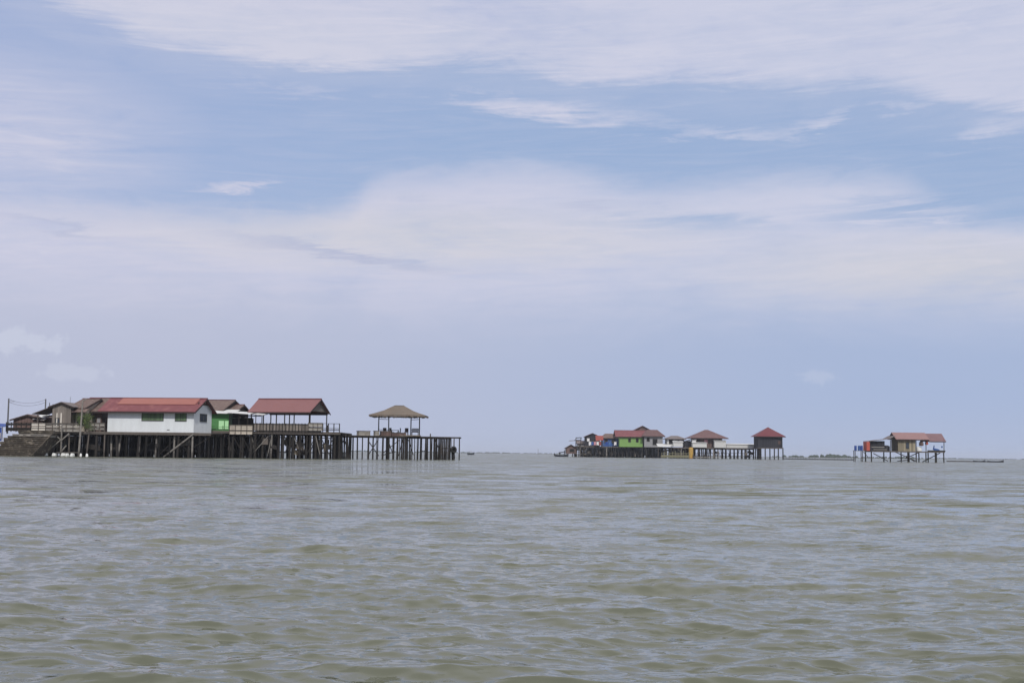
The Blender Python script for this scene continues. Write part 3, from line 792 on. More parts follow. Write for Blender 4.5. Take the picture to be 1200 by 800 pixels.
# tall post beside the shrub, brace frame under the deck
t = thing('timber_mast', 'tall grey timber post rising past the deck beside the shrub', 'post', (X(97, 162.6), 162.6, 0))
mb = MB(); mb.tube((-.25, 0, BED), (0, 0, 3.4), .13, .12, 8); mb.tube((0, 0, 3.4), (.12, 0, Z(97, 470, 162.6)), .12, .09, 8); mb.tube((.12, 0, Z(97, 470, 162.6)), (.65, 0, Z(97, 467, 162.6)), .08, .06, 8); mb.build('shaft', 'grey_timber', t)
t = thing('cross_braced_frame', 'grey timber post with crossed braces standing under the railing', 'frame', (X(75, 162.8), 162.8, 0))
mb = MB(); mb.tube((0, 0, BED), (0, 0, 4.1), .13, .09, 8); mb.build('post', 'grey_timber', t)
for a in (((-1.3, -.1, 3.0), (0, -.1, 2.1)), ((-1.4, -.1, .9), (.1, -.1, 2.2)), ((1.0, -.1, 2.9), (0, -.1, 2.0)), ((0, -.1, .5), (.7, -.1, 1.4)), ((-.5, -.12, .45), (2.3, -.12, .5))):
    mb = MB(); mb.tube(a[0], a[1], .10, .08, 7); mb.build('brace', 'grey_timber', t)
for u, lean in ((62, .1), (84, -.1), (107, .5), (125.5, 0)):
    t = thing('support_post', {62: 'grey support post leftmost under the boarded railing', 84: 'grey support post right of the cross braced frame', 107: 'leaning grey support post under the shrub', 125.5: 'grey support post at the left corner of the white house'}[u], 'post', (X(u, 163.2), 163.2, 0), 0, 'grey support posts')
    mb = MB(); mb.tube((-lean, 0, BED), (0, 0, zA - .4), .12, .09, 8); mb.build('shaft', 'rail_timber', t)

# white floats at the waterline
fl = None
for i, (u, w) in enumerate(((57.5, .6), (67, .5), (77.5, .65), (83, .3), (88, .4), (97, .3), (105.5, .35))):
    c = ['white foam float, leftmost at the foot of the platform', 'white foam float second from the left at the waterline', 'widest white foam float, below the cross braced post', 'small white foam float right of the braced post',
         'white foam float fifth from the left at the waterline', 'small white foam float at the foot of the tall mast', 'smallest white foam float, rightmost at the waterline'][i]
    mb = MB(); r = .28
    mb.add([(-w / 2, -.3, 0), (w / 2, -.3, 0.02), (w / 2 - .03, .3, 0.02), (-w / 2 + .04, .3, 0), (-w / 2 + .06, -.24, r * 1.5), (w / 2 - .05, -.26, r * 1.4), (w / 2 - .08, .24, r * 1.4), (-w / 2 + .1, .22, r * 1.5)],
           [(0, 3, 2, 1), (4, 5, 6, 7), (0, 1, 5, 4), (1, 2, 6, 5), (2, 3, 7, 6), (3, 0, 4, 7)])
    o = mb.build('foam_float', 'foam'); o.location = (X(u, 162), 162 + (i % 3) * .2, .0); o.rotation_euler = (random.uniform(-.1, .1), random.uniform(-.12, .12), random.uniform(-.4, .4))
    bv = o.modifiers.new('bevel', 'BEVEL'); bv.width = .06; bv.segments = 2
    tag(o, c, 'float', 'white floats at the waterline')

# shrub on the deck
def shrub(label, loc, w, h, n, seed, group=None, leafm='foliage', trunk_h=.4, name='shrub', ls=.12):
    rd = random.Random(seed)
    t = thing(name, label, 'shrub', loc, 0, group)
    mb = MB()
    for _ in range(6): mb.tube((0, 0, 0), (rd.uniform(-w * .3, w * .3), rd.uniform(-w * .3, w * .3), h * rd.uniform(.5, .9)), .035, .012, 5)
    mb.build('stem', 'bark', t)
    lf = MB()
    cl = [(Vector((rd.gauss(0, w * .22), rd.gauss(0, w * .22), rd.uniform(trunk_h, h))), rd.uniform(.18, .34) * w) for _ in range(14)]
    for _ in range(n):
        c, r = rd.choice(cl)
        p = c + Vector((rd.gauss(0, 1), rd.gauss(0, 1), rd.gauss(0, .8))) * r * .6
        if p.z < .05: continue
        d = Vector((rd.uniform(-1, 1), rd.uniform(-1, 1), rd.uniform(-.3, 1))).normalized(); a = d.orthogonal().normalized() * ls * .4
        s = ls * rd.uniform(.7, 1.6)
        lf.add([p, p + d * s * .5 + a, p + d * s, p + d * s * .5 - a], [(0, 1, 2, 3)])
    lf.build('foliage', leafm, t)
    return t
shrub('dense green shrub in a pot on the deck beside the tall mast', (X(103, 164.4), 164.4, zA), 1.9, 2.0, 1500, 3)
t = thing('banana_plant', 'pale broad leaved young plant above the green shrub', 'plant', (X(102.5, 165), 165, zA))
mb = MB(); mb.tube((0, 0, 0), (0, 0, 1.7), .05, .03, 6); mb.build('stem', 'bark', t)
mb = MB()
for a, r_ in ((.3, .9), (1.2, .7), (2.6, .8), (3.5, .6), (4.4, .8), (5.6, .7)):
    c, s = math.cos(a), math.sin(a)
    p = [(0, 0, 1.6), (c * r_ * .45 - s * .14, s * r_ * .45 + c * .14, 2.05), (c * r_ * .9, s * r_ * .9, 2.1), (c * r_ * .45 + s * .14, s * r_ * .45 - c * .14, 2.05)]
    mb.add(p, [(0, 1, 2, 3)])
mb.build('leaf', 'young_leaf', t)

# blue tarp shelter at the picture's left edge
t = thing('tarp_shelter', 'dark blue tarpaulin shelter at the far left edge above the landing', 'shelter', (X(0, 162), 162, zf - .75))
mb = MB(); mb.slab([(-3, 0, 1.15), (.85, 0, 1.2), (.7, 2.5, 1.6), (-3, 2.5, 1.7)], .04); mb.build('tarp', 'blue_tarp', t)
mb = MB(); mb.box(-3, .45, .15, .2, -.6, 1.1); mb.build('tarp_wall', 'blue_tarp', t)
mb = MB(); mb.box(.05, .38, .0, .1, -.35, .42); mb.build('white_panel', 'white_board', t)
for xx in (-1.8, .62):
    mb = MB(); mb.tube((xx, 0, -.6), (xx, 0, 1.15), .05); mb.build('post', 'rail_timber', t)

# utility poles and cables
def pole(label, u, v, D, z0, r=.10, arm=None, group='slim poles behind the left houses'):
    t = thing('utility_pole', label, 'pole', (X(u, D), D, z0), 0, group)
    zt = Z(u, v, D) - z0
    mb = MB(); mb.tube((0, 0, 0), (0, 0, zt), r, r * .8, 8); mb.build('shaft', 'metal_pole', t)
    if arm:
        mb = MB(); mb.bar((0, 0, arm), (.75, 0, arm), .05, .05); mb.build('crossarm', 'metal_pole', t)
    return Vector((X(u, D), D, z0 + zt))
a = pole('utility pole with a short arm behind the stepped landing', 11.5, 467, 164, zf - .4, .12, arm=4.1)
b_ = pole('dark pole behind the grey plank shack roof', 54.8, 467.5, 175, zf - .4, .11)
pole('thin short pole between the dark pole and shack ridge', 59.5, 472, 176, zf - .4, .07)
pole('thinnest pole just left of the shack ridge', 63.5, 473.5, 176, zf - .4, .05)
pole('thin aerial rod rising from the brown roof', 83.5, 465, 176, zf - .4, .03)
mb = MB()
for off in (0, .35):
    prev = None
    for i in range(13):
        s = i / 12; p = a.lerp(b_, s) - Vector((0, 0, .1 + off + 1.1 * 4 * s * (1 - s) * .45))
        if prev is not None: mb.tube(prev, p, .018, .018, 4, cap=False)
        prev = p
tag(mb.build('power_cable', 'rubber'), 'thin sagging cables strung between the utility pole and dark pole', 'cable')

# --- brown roof house behind the white house, to its right
hF, _, _, _ = simple_house('timber_house', 'brown roofed house partly hidden behind the right end of the white house', 228, 262, 176, math.radians(8), 9, zf, 480.5, 468.5, 'brown_wall', 'brown_roof', .6, .3, prow=-.1)
mb = MB(); mb.slab([(.2, 2.5, 0), (0, 5.0, 0), (0, 5, 0.01)], .01)
# green shack
zG = zB + .012
DG = 173.4
t = thing('green_shack', 'small bright green shack squeezed between the white house and dark terrace', 'shack', (X(270, DG), DG, 0))
LG = X(270, DG) - X(249.5, DG)
hG = Z(260, 484.5, DG)
mb = MB(); mb.box(-LG, 0, 0, 4, zG - .3, hG); mb.build('wall', 'green_wall', t)
mb = MB(); mb.box(-LG * .57, -LG * .02, -.04, -.003, zG + .2, zG + 1.35); mb.build('pale_panel', 'mint_wall', t, label='pale mint lower panel')
mb = MB(); mb.box(-LG * .27, -LG * .22, -.06, -.041, zG + .2, zG + 1.9); mb.build('post', 'green_wall', t)
mb = MB(); mb.slab([(-LG - .3, -.8, hG + .05), (.6, -.8, hG - .0), (.6, 4.2, hG + .65), (-LG - .3, 4.2, hG + .75)], .05); mb.build('roof', 'white_sheet_roof', t)
hG2, _, _, _ = simple_house('timber_shack', 'brown sheet roof sloping down behind the green shack', 257, 279, 178, 0.05, 6, zB, 480.5, 474.0, 'brown_wall', 'brown_roof', .5, .3)
railing('green painted rail in front of the green shack', 249.5, 270, 172.2, zB - .35, 1.0, m='green_wall', posts=4, rails=(.45, .9))
# dark terrace
DT = 172.8
t = thing('terrace_shelter', 'dark open terrace with a thin pale roof left of the red pavilion', 'shelter', (X(309, DT), DT, 0))
LT = X(309, DT) - X(271, DT)
zt0 = Z(290, 484.4, DT)
mb = MB(); mb.slab([(-LT - .3, -.5, zt0 + .08), (.2, -.5, zt0 - .18), (.2, 3.5, zt0 + .15), (-LT - .3, 3.5, zt0 + .4)], .05); mb.build('roof', 'white_sheet_roof', t)
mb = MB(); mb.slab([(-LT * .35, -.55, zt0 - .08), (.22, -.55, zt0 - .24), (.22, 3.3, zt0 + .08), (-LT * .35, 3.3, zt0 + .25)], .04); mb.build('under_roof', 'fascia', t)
for xx in (-LT, -LT * .72, -LT * .45, -LT * .2, -.05):
    mb = MB(); mb.tube((xx, 0, zG), (xx, 0, zt0 - .1), .06); mb.build('post', 'dark_timber', t)
mb = MB(); mb.box(-LT, -LT * .34, 1.5, 1.6, zG, zt0 - .65); mb.box(-LT, -LT * .80, 1.5, 1.6, zt0 - .6, zt0 + .1); mb.build('back_wall', 'opening_shade', t)  # sheet coloured near black for the shade inside the terrace
mb = MB(); mb.box(-LT, -LT * .1, 1.45, 1.5, zt0 - .35, zt0 - .2); mb.build('beam', 'dark_timber', t)
mb = MB(); mb.box(-LT * .72, -LT * .6, 1.2, 1.3, zt0 - .8, zt0 - .3); mb.box(-LT * .50, -LT * .36, 1.2, 1.3, zG + .1, zt0 - .55); mb.build('hanging_board', 'dark_timber', t)
railing('pale boarded parapet with dark stain in front of the terrace', 271, 298, 171.6, zB - .45, 1.25, boards=[(.0, .32), (.35, .66), (.7, .98)], boardm='pale_board', posts=5)
railing('dark picket railing under the red pavilion', 299, 363, 171.7, zB - .02, 1.12, m='dark_timber', posts=18, rails=(.12, .95), boards=[(.10, .90)], boardm='grey_plank', pr=.05)
railing('pale boarded rail at the right end of the pavilion', 363, 379.5, 171.5, zB + .15, 1.05, boards=[(.0, .4), (.52, .98)], boardm='grey_board', posts=4)
railing('open dark rail around the bare corner of the deck', 380, 399.5, 171.8, zB, 1.15, m='dark_timber', posts=4, rails=(.45, 1.0), pr=.06)
mb = MB()
t = thing('deck_ladder_post', 'short dark post leaning by the open deck rail', 'post', (X(386, 173.2), 173.2, zB))
mb.tube((0, 0, 0), (-.1, 0, .95), .13, .10, 8); mb.build('shaft', 'dark_timber', t)

# --- red pavilion
DP, yP = 173.5, math.radians(14)
LP_ = span(293.5, 362.5, DP, yP)
dP = 6.5
t = thing('open_pavilion', 'open sided pavilion with a long pinkish red gable roof on the deck', 'pavilion', (X(364, DP), DP, 0), yP)
zeP = Z(330, 482.6, DP); zrP = Z(372, 467.0, DP + 2)
gable_roof(t, LP_, dP, zeP, zrP, .45, .25, 'pink_red_roof', prow=.12)
s_ = (zrP - zeP) / (dP / 2 + .45)
mb = MB(); mb.box(-LP_, 0, .0, .1, zeP - .22, zeP + .12); mb.box(-LP_, 0, dP - .1, dP, zeP - .22, zeP + .12)
mb.build('eave_beam', 'fascia', t)
mb = MB(); mb.add([(-.05, .3, zeP + .2), (-.05, dP - .3, zeP + .2), (-.05, dP / 2, zrP - .2), (-.12, .3, zeP + .2), (-.12, dP - .3, zeP + .2), (-.12, dP / 2, zrP - .2)], [(0, 1, 2), (5, 4, 3), (0, 3, 4, 1), (1, 4, 5, 2), (2, 5, 3, 0)])
mb.build('gable_panel', 'grey_plank', t)
for xx in (-LP_ + .1, -LP_ * .78, -LP_ * .56, -LP_ * .42, -LP_ * .26, -.05):
    mb = MB(); mb.box(xx - .06, xx + .06, .03, .15, zB + .003, zeP - .22); mb.build('post', 'dark_timber', t)
for xx in (-LP_ + .1, -LP_ * .66, -LP_ * .3, -.1):
    mb = MB(); mb.box(xx - .06, xx + .06, dP - .15, dP - .03, zB + .003, zeP - .22); mb.build('post', 'dark_timber', t)
railing('dark back rail behind the red pavilion', 303, 378, 181.5, zB - .0, 1.05, m='dark_timber', posts=10, rails=(.5, .9), boards=[(.05, .75)], boardm='grey_plank')

# --- thatched pavilion on the pier
DH = pierD(470)[0] + 2.0
cx = X(469, DH)
t = thing('thatched_pavilion', 'open pavilion with a hipped brown thatched roof on the pier', 'pavilion', (cx, DH, zC), 0)
k = DH / F
he = Z(469, 487.0, DH) - zC; hr = Z(469, 475.2, DH) - zC
# concave hip roof: rings of a rectangle
rings = [(32.6 * k, 3.6, he), (25 * k, 2.8, he + .30), (16 * k, 1.8, he + .72), (9 * k, 1.0, he + 1.20), (6.2 * k, .45, hr - .08)]
mb = MB(); vs = []; n_ = 4
for (a_, c_, z_) in rings: vs += [(-a_, -c_, z_), (a_, -c_, z_), (a_, c_, z_), (-a_, c_, z_)]
fs = []
for i in range(len(rings) - 1):
    for j in range(4): fs.append((i * 4 + j, i * 4 + (j + 1) % 4, (i + 1) * 4 + (j + 1) % 4, (i + 1) * 4 + j))
m_ = len(rings) * 4
fs.append((m_ - 4, m_ - 3, m_ - 2, m_ - 1))
for (a_, c_, z_) in rings: vs += [(-a_ * .985, -c_ * .97, z_ - .16), (a_ * .985, -c_ * .97, z_ - .16), (a_ * .985, c_ * .97, z_ - .16), (-a_ * .985, c_ * .97, z_ - .16)]
for i in range(len(rings) - 1):
    for j in range(4): fs.append((m_ + i * 4 + j, m_ + (i + 1) * 4 + j, m_ + (i + 1) * 4 + (j + 1) % 4, m_ + i * 4 + (j + 1) % 4))
for j in range(4): fs.append((j, m_ + j, m_ + (j + 1) % 4, (j + 1) % 4))
mb.add(vs, fs); ro = mb.build('roof', 'thatch', t)
mb = MB(); mb.slab([(-6.5 * k, -.55, hr - .10), (6.5 * k, -.55, hr - .10), (5.0 * k, 0, hr + .03), (-5.0 * k, 0, hr + .03)], .05)
mb.slab([(6.5 * k, .55, hr - .10), (-6.5 * k, .55, hr - .10), (-5.0 * k, 0, hr + .03), (5.0 * k, 0, hr + .03)], .05); mb.build('ridge_cap', 'rail_timber', ro)
fr = MB(); rt = random.Random(3)      # ragged thatch fringe along the eaves
for sgn in (-1, 1):
    xx = -32.2 * k
    while xx < 32.2 * k:
        w = rt.uniform(.08, .2); fr.box(xx, xx + w - .01, sgn * 3.56 - .03, sgn * 3.56 + .03, he - rt.uniform(.16, .30), he - .03); xx += w
    yy = -3.5
    while yy < 3.5:
        w = rt.uniform(.08, .2); fr.box(sgn * 32.2 * k - .03, sgn * 32.2 * k + .03, yy, yy + w - .01, he - rt.uniform(.16, .30), he - .03); yy += w
fr.build('thatch_fringe', 'thatch', ro)
for (u, yy) in ((445.3, -1.3), (457, 1.5), (483, 1.5), (493, -1.3)):
    xx = X(u, DH + yy) - cx
    mb = MB(); mb.tube((xx, yy, .003), (xx, yy, he + .25), .085, .075, 8); mb.build('post', 'dark_timber', t)
for (ua, ya_, ub, yb_) in ((445.3, -1.3, 457, 1.5), (483, 1.5, 493, -1.3)):
    for zz_ in (he - .55, .9):
        mb = MB(); mb.tube((X(ua, DH + ya_) - cx, ya_, zz_), (X(ub, DH + yb_) - cx, yb_, zz_), .04, .04, 6); mb.build('rail', 'dark_timber', t)
mb = MB(); mb.box(-27 * k, 25 * k, -1.75, 1.75, .004, .16); mb.build('floor', 'deck_plank', t)
# furniture under the thatch
def chair(label, loc, yaw):
    t = thing('chair', label, 'chair', loc, yaw, 'dark chairs under the thatched roof')
    mb = MB(); mb.box(-.26, .26, -.25, .25, .40, .45); mb.build('seat', 'plastic_dark', t)
    mb = MB(); mb.box(-.26, .26, .22, .27, .452, 1.02); mb.build('backrest', 'plastic_dark', t)
    for sx_ in (-.22, .22):
        for sy_ in (-.21, .21):
            mb = MB(); mb.box(sx_ - .03, sx_ + .03, sy_ - .03, sy_ + .03, 0, .399); mb.build('leg', 'plastic_dark', t)
    return t
zfP = zC + .163
c0 = chair('dark chair nearest the left posts under the thatched roof', (X(452, DH) , DH - .5, zfP), .3)
clone(c0, (X(456, DH), DH + .4, zfP), 1.4, 'dark chair standing against the inner left post')
clone(c0, (X(461, DH), DH - .3, zfP), -1.1, 'dark chair left of the dark table under the thatch')
clone(c0, (X(468.5, DH), DH + .5, zfP), 1.7, 'dark chair right beside the dark table under the thatch')
clone(c0, (X(478, DH), DH - .4, zfP), .1, 'dark chair near the inner right post')
t = thing('table', 'dark low table among chairs under the thatched roof', 'table', (X(464.5, DH), DH - .1, zfP))
mb = MB(); mb.box(-.55, .55, -.4, .4, .66, .72); mb.build('tabletop', 'plastic_dark', t)
for sx_ in (-.48, .48):
    for sy_ in (-.34, .34):
        mb = MB(); mb.box(sx_ - .04, sx_ + .04, sy_ - .04, sy_ + .04, 0, .659); mb.build('leg', 'plastic_dark', t)
t = thing('bench', 'dark slatted bench between the two right posts of the thatched pavilion', 'bench', (X(488.5, DH), DH - .9, zfP))
mb = MB(); mb.box(-.5, .5, -.25, .25, .4, .46); mb.build('seat', 'plastic_dark', t)
mb = MB(); mb.box(-.5, .5, .2, .26, .461, .62); mb.box(-.5, .5, .2, .26, .66, .8); mb.box(-.5, .5, .2, .26, .84, .98); mb.build('backrest', 'plastic_dark', t)
for sx_ in (-.44, .44):
    mb = MB(); mb.box(sx_ - .04, sx_ + .04, -.22, .22, 0, .399); mb.build('leg', 'plastic_dark', t)
def crate(label, u, off, w, d, h, m, z=None, yaw=yawC):
    p = pier_pt(u, off, zC + .003 if z is None else z)
    t = thing('timber_box', label, 'box', p, yaw, 'low boxes on the pier')
    mb = MB(); mb.box(-w / 2, w / 2, -d / 2, d / 2, 0, h - .08); mb.build('body', m, t)
    mb = MB(); mb.box(-w / 2 - .05, w / 2 + .05, -d / 2 - .05, d / 2 + .05, h - .079, h); mb.build('lid', 'rail_timber', t)
crate('long pale low box with dark lid left of the thatched pavilion', 431, 1.2, 1.7, 1.0, .66, 'grey_board')
crate('short pale box beside the left post of the thatched pavilion', 445, .8, .6, .8, .7, 'grey_board')
crate('brown woven box in front of the thatched pavilion', 455, .55, 1.5, .6, .7, 'brown_wall')
crate('low brown box at the foot of the pavilion steps', 470, .5, 2.2, .5, .5, 'brown_wall')
p = pier_pt(509, 1, zC)
t = thing('mooring_post', 'short stub post standing on the pier right of the pavilion', 'post', p)
mb = MB(); mb.tube((0, 0, 0), (0, 0, .45), .09, .08, 8); mb.build('shaft', 'rail_timber', t)
# tyre and net bundle hung near the pier end
t = thing('tyre_fender', 'dark tyre fender hung between the last two stilts of the pier', 'fender', pier_pt(533, -.1, 1.5), yawC)
mb = MB(); R_, r_ = .38, .15; n1_, n2_ = 14, 7; vs = []; fs = []
for i in range(n1_):
    a = 2 * PI * i / n1_
    for j in range(n2_):
        c = 2 * PI * j / n2_; rr = R_ + r_ * math.cos(c); vs.append((rr * math.cos(a), r_ * math.sin(c), rr * math.sin(a) ))
for i in range(n1_):
    for j in range(n2_):
        fs.append((i * n2_ + j, ((i + 1) % n1_) * n2_ + j, ((i + 1) % n1_) * n2_ + (j + 1) % n2_, i * n2_ + (j + 1) % n2_))
mb.add(vs, fs); mb.build('tyre', 'rubber', t, smooth=True)
mb = MB(); mb.tube((0, 0, .4), (0, 0, zC - 1.6), .02); mb.build('rope', 'rope', t)
t = thing('net_bundle', 'dark bundle of netting hung near the waterline at the pier end', 'bundle', pier_pt(534, .3, 0), yawC)
mb = MB(); mb.lathe([(.05, 2.0), (.25, 1.9), (.32, 1.5), (.22, .9), (.28, .4), (.2, -.2)][::-1], n=9); mb.build('netting', 'shade_black_timber', t)

# ------------------------------------------------------------------ right village, about 450 m away
def roofed(name, label, uL, uR, D, z0, ve, vr, wallm, roofm, depth=7, yaw=0.0, hip=0.0, ov=.6, ove=.5, cat='house', group=None, gable=False, wins=(), open_=False):
    L = span(uL, uR, D, yaw)
    um = (uL + uR) / 2
    if hip:
        t = thing(name, label, cat, (X(uR, D), D, 0), yaw, group)
        ze = Z(um, ve, D); zr = Z(um, vr, D + depth / 2)
        if not open_:
            mb = MB(); mb.box(-L, 0, 0, depth, z0, ze - .02); mb.build('wall', wallm, t)
        else:
            for xx in (-L + .1, -L * .66, -L * .33, -.1):
                for yy in (.1, depth - .1):
                    mb = MB(); mb.box(xx - .08, xx + .08, yy - .08, yy + .08, z0, ze); mb.build('post', wallm, t)
        h_ = L * hip
        r0 = (-L + h_, depth / 2, zr); r1 = (-h_, depth / 2, zr)
        a, b2, c, d = (-L - ov, -ov, ze), (ov, -ov, ze), (ov, depth + ov, ze), (-L - ov, depth + ov, ze)
        mb = MB()
        if hip < .49:
            mb.slab([a, b2, r1, r0], .08); mb.slab([c, d, r0, r1], .08); mb.slab([b2, c, r1], .08); mb.slab([d, a, r0], .08)
        else:
            ap = (-L / 2, depth / 2, zr)
            for q in ((a, b2, ap), (b2, c, ap), (c, d, ap), (d, a, ap)): mb.slab(list(q), .08)
        r = mb.build('roof', roofm, t)
        mb = MB(); mb.box(-L - ov + .03, ov - .03, -ov + .01, -ov + .06, ze - .27, ze - .09); mb.build('fascia', 'fascia', r)
    else:
        t, L, ze, zr = simple_house(name, label, uL, uR, D, yaw, depth, z0, ve, vr, wallm, roofm, ov, ove, cat=cat, group=group, gable=gable)
    for (ua, ub, va, vb, m_) in wins:
        window(t, -span(ua, uR, D, yaw), -span(ub, uR, D, yaw), Z(um, vb, D), Z(um, va, D), panem=m_, mull=0, fw=.1)
    return t

DR = 470.0
zR = Z(740, 523.3, DR)
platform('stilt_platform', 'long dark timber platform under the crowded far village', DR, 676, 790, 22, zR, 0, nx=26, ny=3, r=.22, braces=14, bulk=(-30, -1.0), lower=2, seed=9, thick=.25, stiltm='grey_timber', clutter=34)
zR2 = Z(850, 524.6, 456)
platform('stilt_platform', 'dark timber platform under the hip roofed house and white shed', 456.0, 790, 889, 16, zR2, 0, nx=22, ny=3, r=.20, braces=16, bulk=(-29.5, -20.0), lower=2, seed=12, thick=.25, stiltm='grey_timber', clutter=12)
zl = zR + .02
roofed('tin_shack', 'tiny low shack with rusty roof at the left end of the far village', 664.5, 676.5, 466, Z(670, 531.5, 466), 525.3, 520.6, 'brown_wall', 'grey_roof', 5, gable=True, cat='shack', wins=[(669, 674, 526, 529, 'opening_shade')])
roofed('tin_shack', 'dark two storey shack with peaked roof left of the red awning', 687, 704, 472, zl - .3, 511.8, 507.4, 'dark_wall', 'maroon_roof', 6, gable=True, cat='shack', wins=[(689, 692, 513.5, 517, 'white_cloth'), (697, 700, 514, 518, 'opening_shade')])
roofed('tin_shack', 'grey lean roofed shack between the far left shack and the peaked one', 678, 687.5, 475, zl - 1.6, 519.5, 516.5, 'grey_wall', 'grey_roof', 5, cat='shack')
mb = MB()
t = thing('awning', 'red orange awning hanging beside the dark peaked shack', 'awning', (X(707, 468), 468, 0))
LL = X(707, 468) - X(699, 468)
mb.slab([(-LL, -1.5, Z(703, 516.5, 468)), (.3, -1.5, Z(703, 515.5, 468)), (.3, 1.0, Z(703, 510.5, 468)), (-LL, 1.0, Z(703, 510.0, 468))], .06); mb.build('canopy', 'orange_cloth', t)
mb = MB(); mb.tube((-LL + .1, -1.4, zl), (-LL + .1, -1.4, Z(703, 516.7, 468)), .07); mb.build('post', 'rail_timber', t)
mb = MB(); mb.tube((.1, -1.4, zl), (.1, -1.4, Z(703, 515.8, 468)), .07); mb.build('post', 'rail_timber', t)
roofed('blue_house', 'deep blue walled house under a dark roof left of the lime green one', 707, 726, 473, zl - .1, 513.2, 508, 'blue_wall', 'brown_roof', 8, hip=.2, wins=[(709.5, 713, 515, 519, 'opening_shade'), (718, 722, 515, 519, 'opening_shade')])
roofed('lime_house', 'lime green house with two small dark windows and a long red roof', 727, 754, 468, zl - .1, 511.6, 504.3, 'lime_wall', 'red_roof', 9, ove=1.6, ov=.8,
       wins=[(737.5, 740, 514, 517.8, 'opening_shade'), (746.5, 749, 514, 517.8, 'opening_shade')])
roofed('roof_lantern', 'steep little red gabled upper storey above the far lime house', 747, 761, 476, zl + 2, 503.8, 498.8, 'brown_wall', 'maroon_roof', 5, gable=True, ov=.9, cat='house')
roofed('grey_house', 'grey walled house with broad hipped red brown roof right of the lime house', 756, 777.5, 466, zl - .1, 511.0, 503.5, 'grey_wall', 'maroon_roof', 9, hip=.22, ov=.9,
       wins=[(759, 762, 513, 517, 'opening_shade'), (766, 771, 514.5, 521, 'opening_shade')])
t = roofed('white_shed', 'white shed under a sloping dark roof between two red roofed houses', 783, 802.5, 462, zR2 + .4, 514.2, 510.5, 'white_trim', 'grey_roof', 7, hip=.3, ov=.8, cat='shed', wins=[(785, 789, 515, 520, 'opening_shade'), (795, 797, 516, 520, 'opening_shade')])
t = thing('sheet_canopy', 'low white sheet canopy in front of the grey far house', 'canopy', (X(788, 461), 461, 0))
LL = X(788, 461) - X(771, 461)
mb = MB(); mb.slab([(-LL, -2, Z(779, 523, 461)), (0, -2, Z(779, 523.2, 461)), (0, 3, Z(779, 519.8, 461)), (-LL, 3, Z(779, 519.6, 461))], .08); mb.build('sheet', 'white_sheet_roof', t)
for xx in (-LL + .2, -LL / 2, -.2):
    mb = MB(); mb.tube((xx, -1.8, BED), (xx, -1.8, Z(779, 523.2, 461)), .1); mb.build('post', 'rail_timber', t)
t = roofed('brick_house', 'far house with brown walls and wide hipped pinkish roof', 815, 847, 458, zR2, 513.2, 503.6, 'brown_wall', 'maroon_roof', 10, hip=.44, ov=2.0, wins=[(818, 821, 515, 519, 'opening_shade'), (826, 830, 515, 520, 'pink_cloth'), (841, 845, 514.5, 518, 'opening_shade')])
t['label'] = 'far house with brown walls and a wide hipped pinkish roof beside the white shed roofs'
t = thing('side_shed', 'small dark lean to under the left eave of the wide hipped roof', 'shed', (X(814, 460), 460, 0))
LL = X(814, 460) - X(803, 460)
mb = MB(); mb.box(-LL, 0, 0, 5, zR2, Z(809, 516.5, 460)); mb.build('wall', 'dark_wall', t)
mb = MB(); mb.slab([(-LL - .5, -.5, Z(809, 518, 460)), (.3, -.5, Z(809, 513.5, 460)), (.3, 5.5, Z(809, 513.5, 460)), (-LL - .5, 5.5, Z(809, 518, 460))], .07); mb.build('roof', 'fascia', t)
# white low sheds and panels
def panel(name, label, uL, uR, v0, v1, D, m, depth=3.0, cat='shed', roofm='white_sheet_roof', group=None):
    t = thing(name, label, cat, (X(uR, D), D, 0), 0, group)
    L = X(uR, D) - X(uL, D); um = (uL + uR) / 2
    z1 = Z(um, v0, D); z0 = Z(um, v1, D)
    mb = MB(); mb.box(-L, 0, 0, depth, z0, z1 - .12); mb.build('wall', m, t)
    mb = MB(); mb.slab([(-L - .2, -.3, z1 - .06), (.2, -.3, z1 - .06), (.2, depth + .2, z1 + .25), (-L - .2, depth + .2, z1 + .25)], .06); mb.build('roof', roofm, t)
    return t
G_ = 'low white sheds of the far village'
panel('white_shed', 'small white shed in front of the brown walled hip roof house', 812.5, 829, 518.5, 524, 455, 'white_trim', group=G_)
panel('white_shed', 'taller narrow white hut left part beside the yellow tank', 812, 816.5, 515, 518.4, 456.5, 'white_trim', 2, group=G_)
panel('white_shed', 'white tent like shed under the right eave of the hipped house', 838, 851.5, 516.3, 524.4, 455, 'white_trim', group=G_)
panel('white_shed', 'long low white shed leading to the square red roofed hut', 852, 890, 520.3, 524.6, 457, 'white_trim', 6, group=G_)
panel('white_shed', 'small white box shed left of the yellow tank', 790, 801, 517.5, 523, 457, 'white_trim', 2, group=G_)
# yellow tank
t = thing('yellow_tank', 'upright yellow tank standing at the water edge of the far village', 'tank', (X(810.5, 453), 453, -.3))
zt_ = Z(810.5, 524, 453) + .3
mb = MB(); mb.lathe([(.78, 0), (.8, .1), (.8, zt_ - .35), (.7, zt_ - .12), (.3, zt_)], n=16); mb.build('body', 'yellow_paint', t, smooth=False)
mb = MB(); mb.lathe([(.25, zt_), (.25, zt_ + .12)], n=10); mb.build('cap', 'rubber', t)
mb = MB(); mb.lathe([(.84, .25), (.84, .42)], n=16); mb.build('band', 'orange_cloth', t)
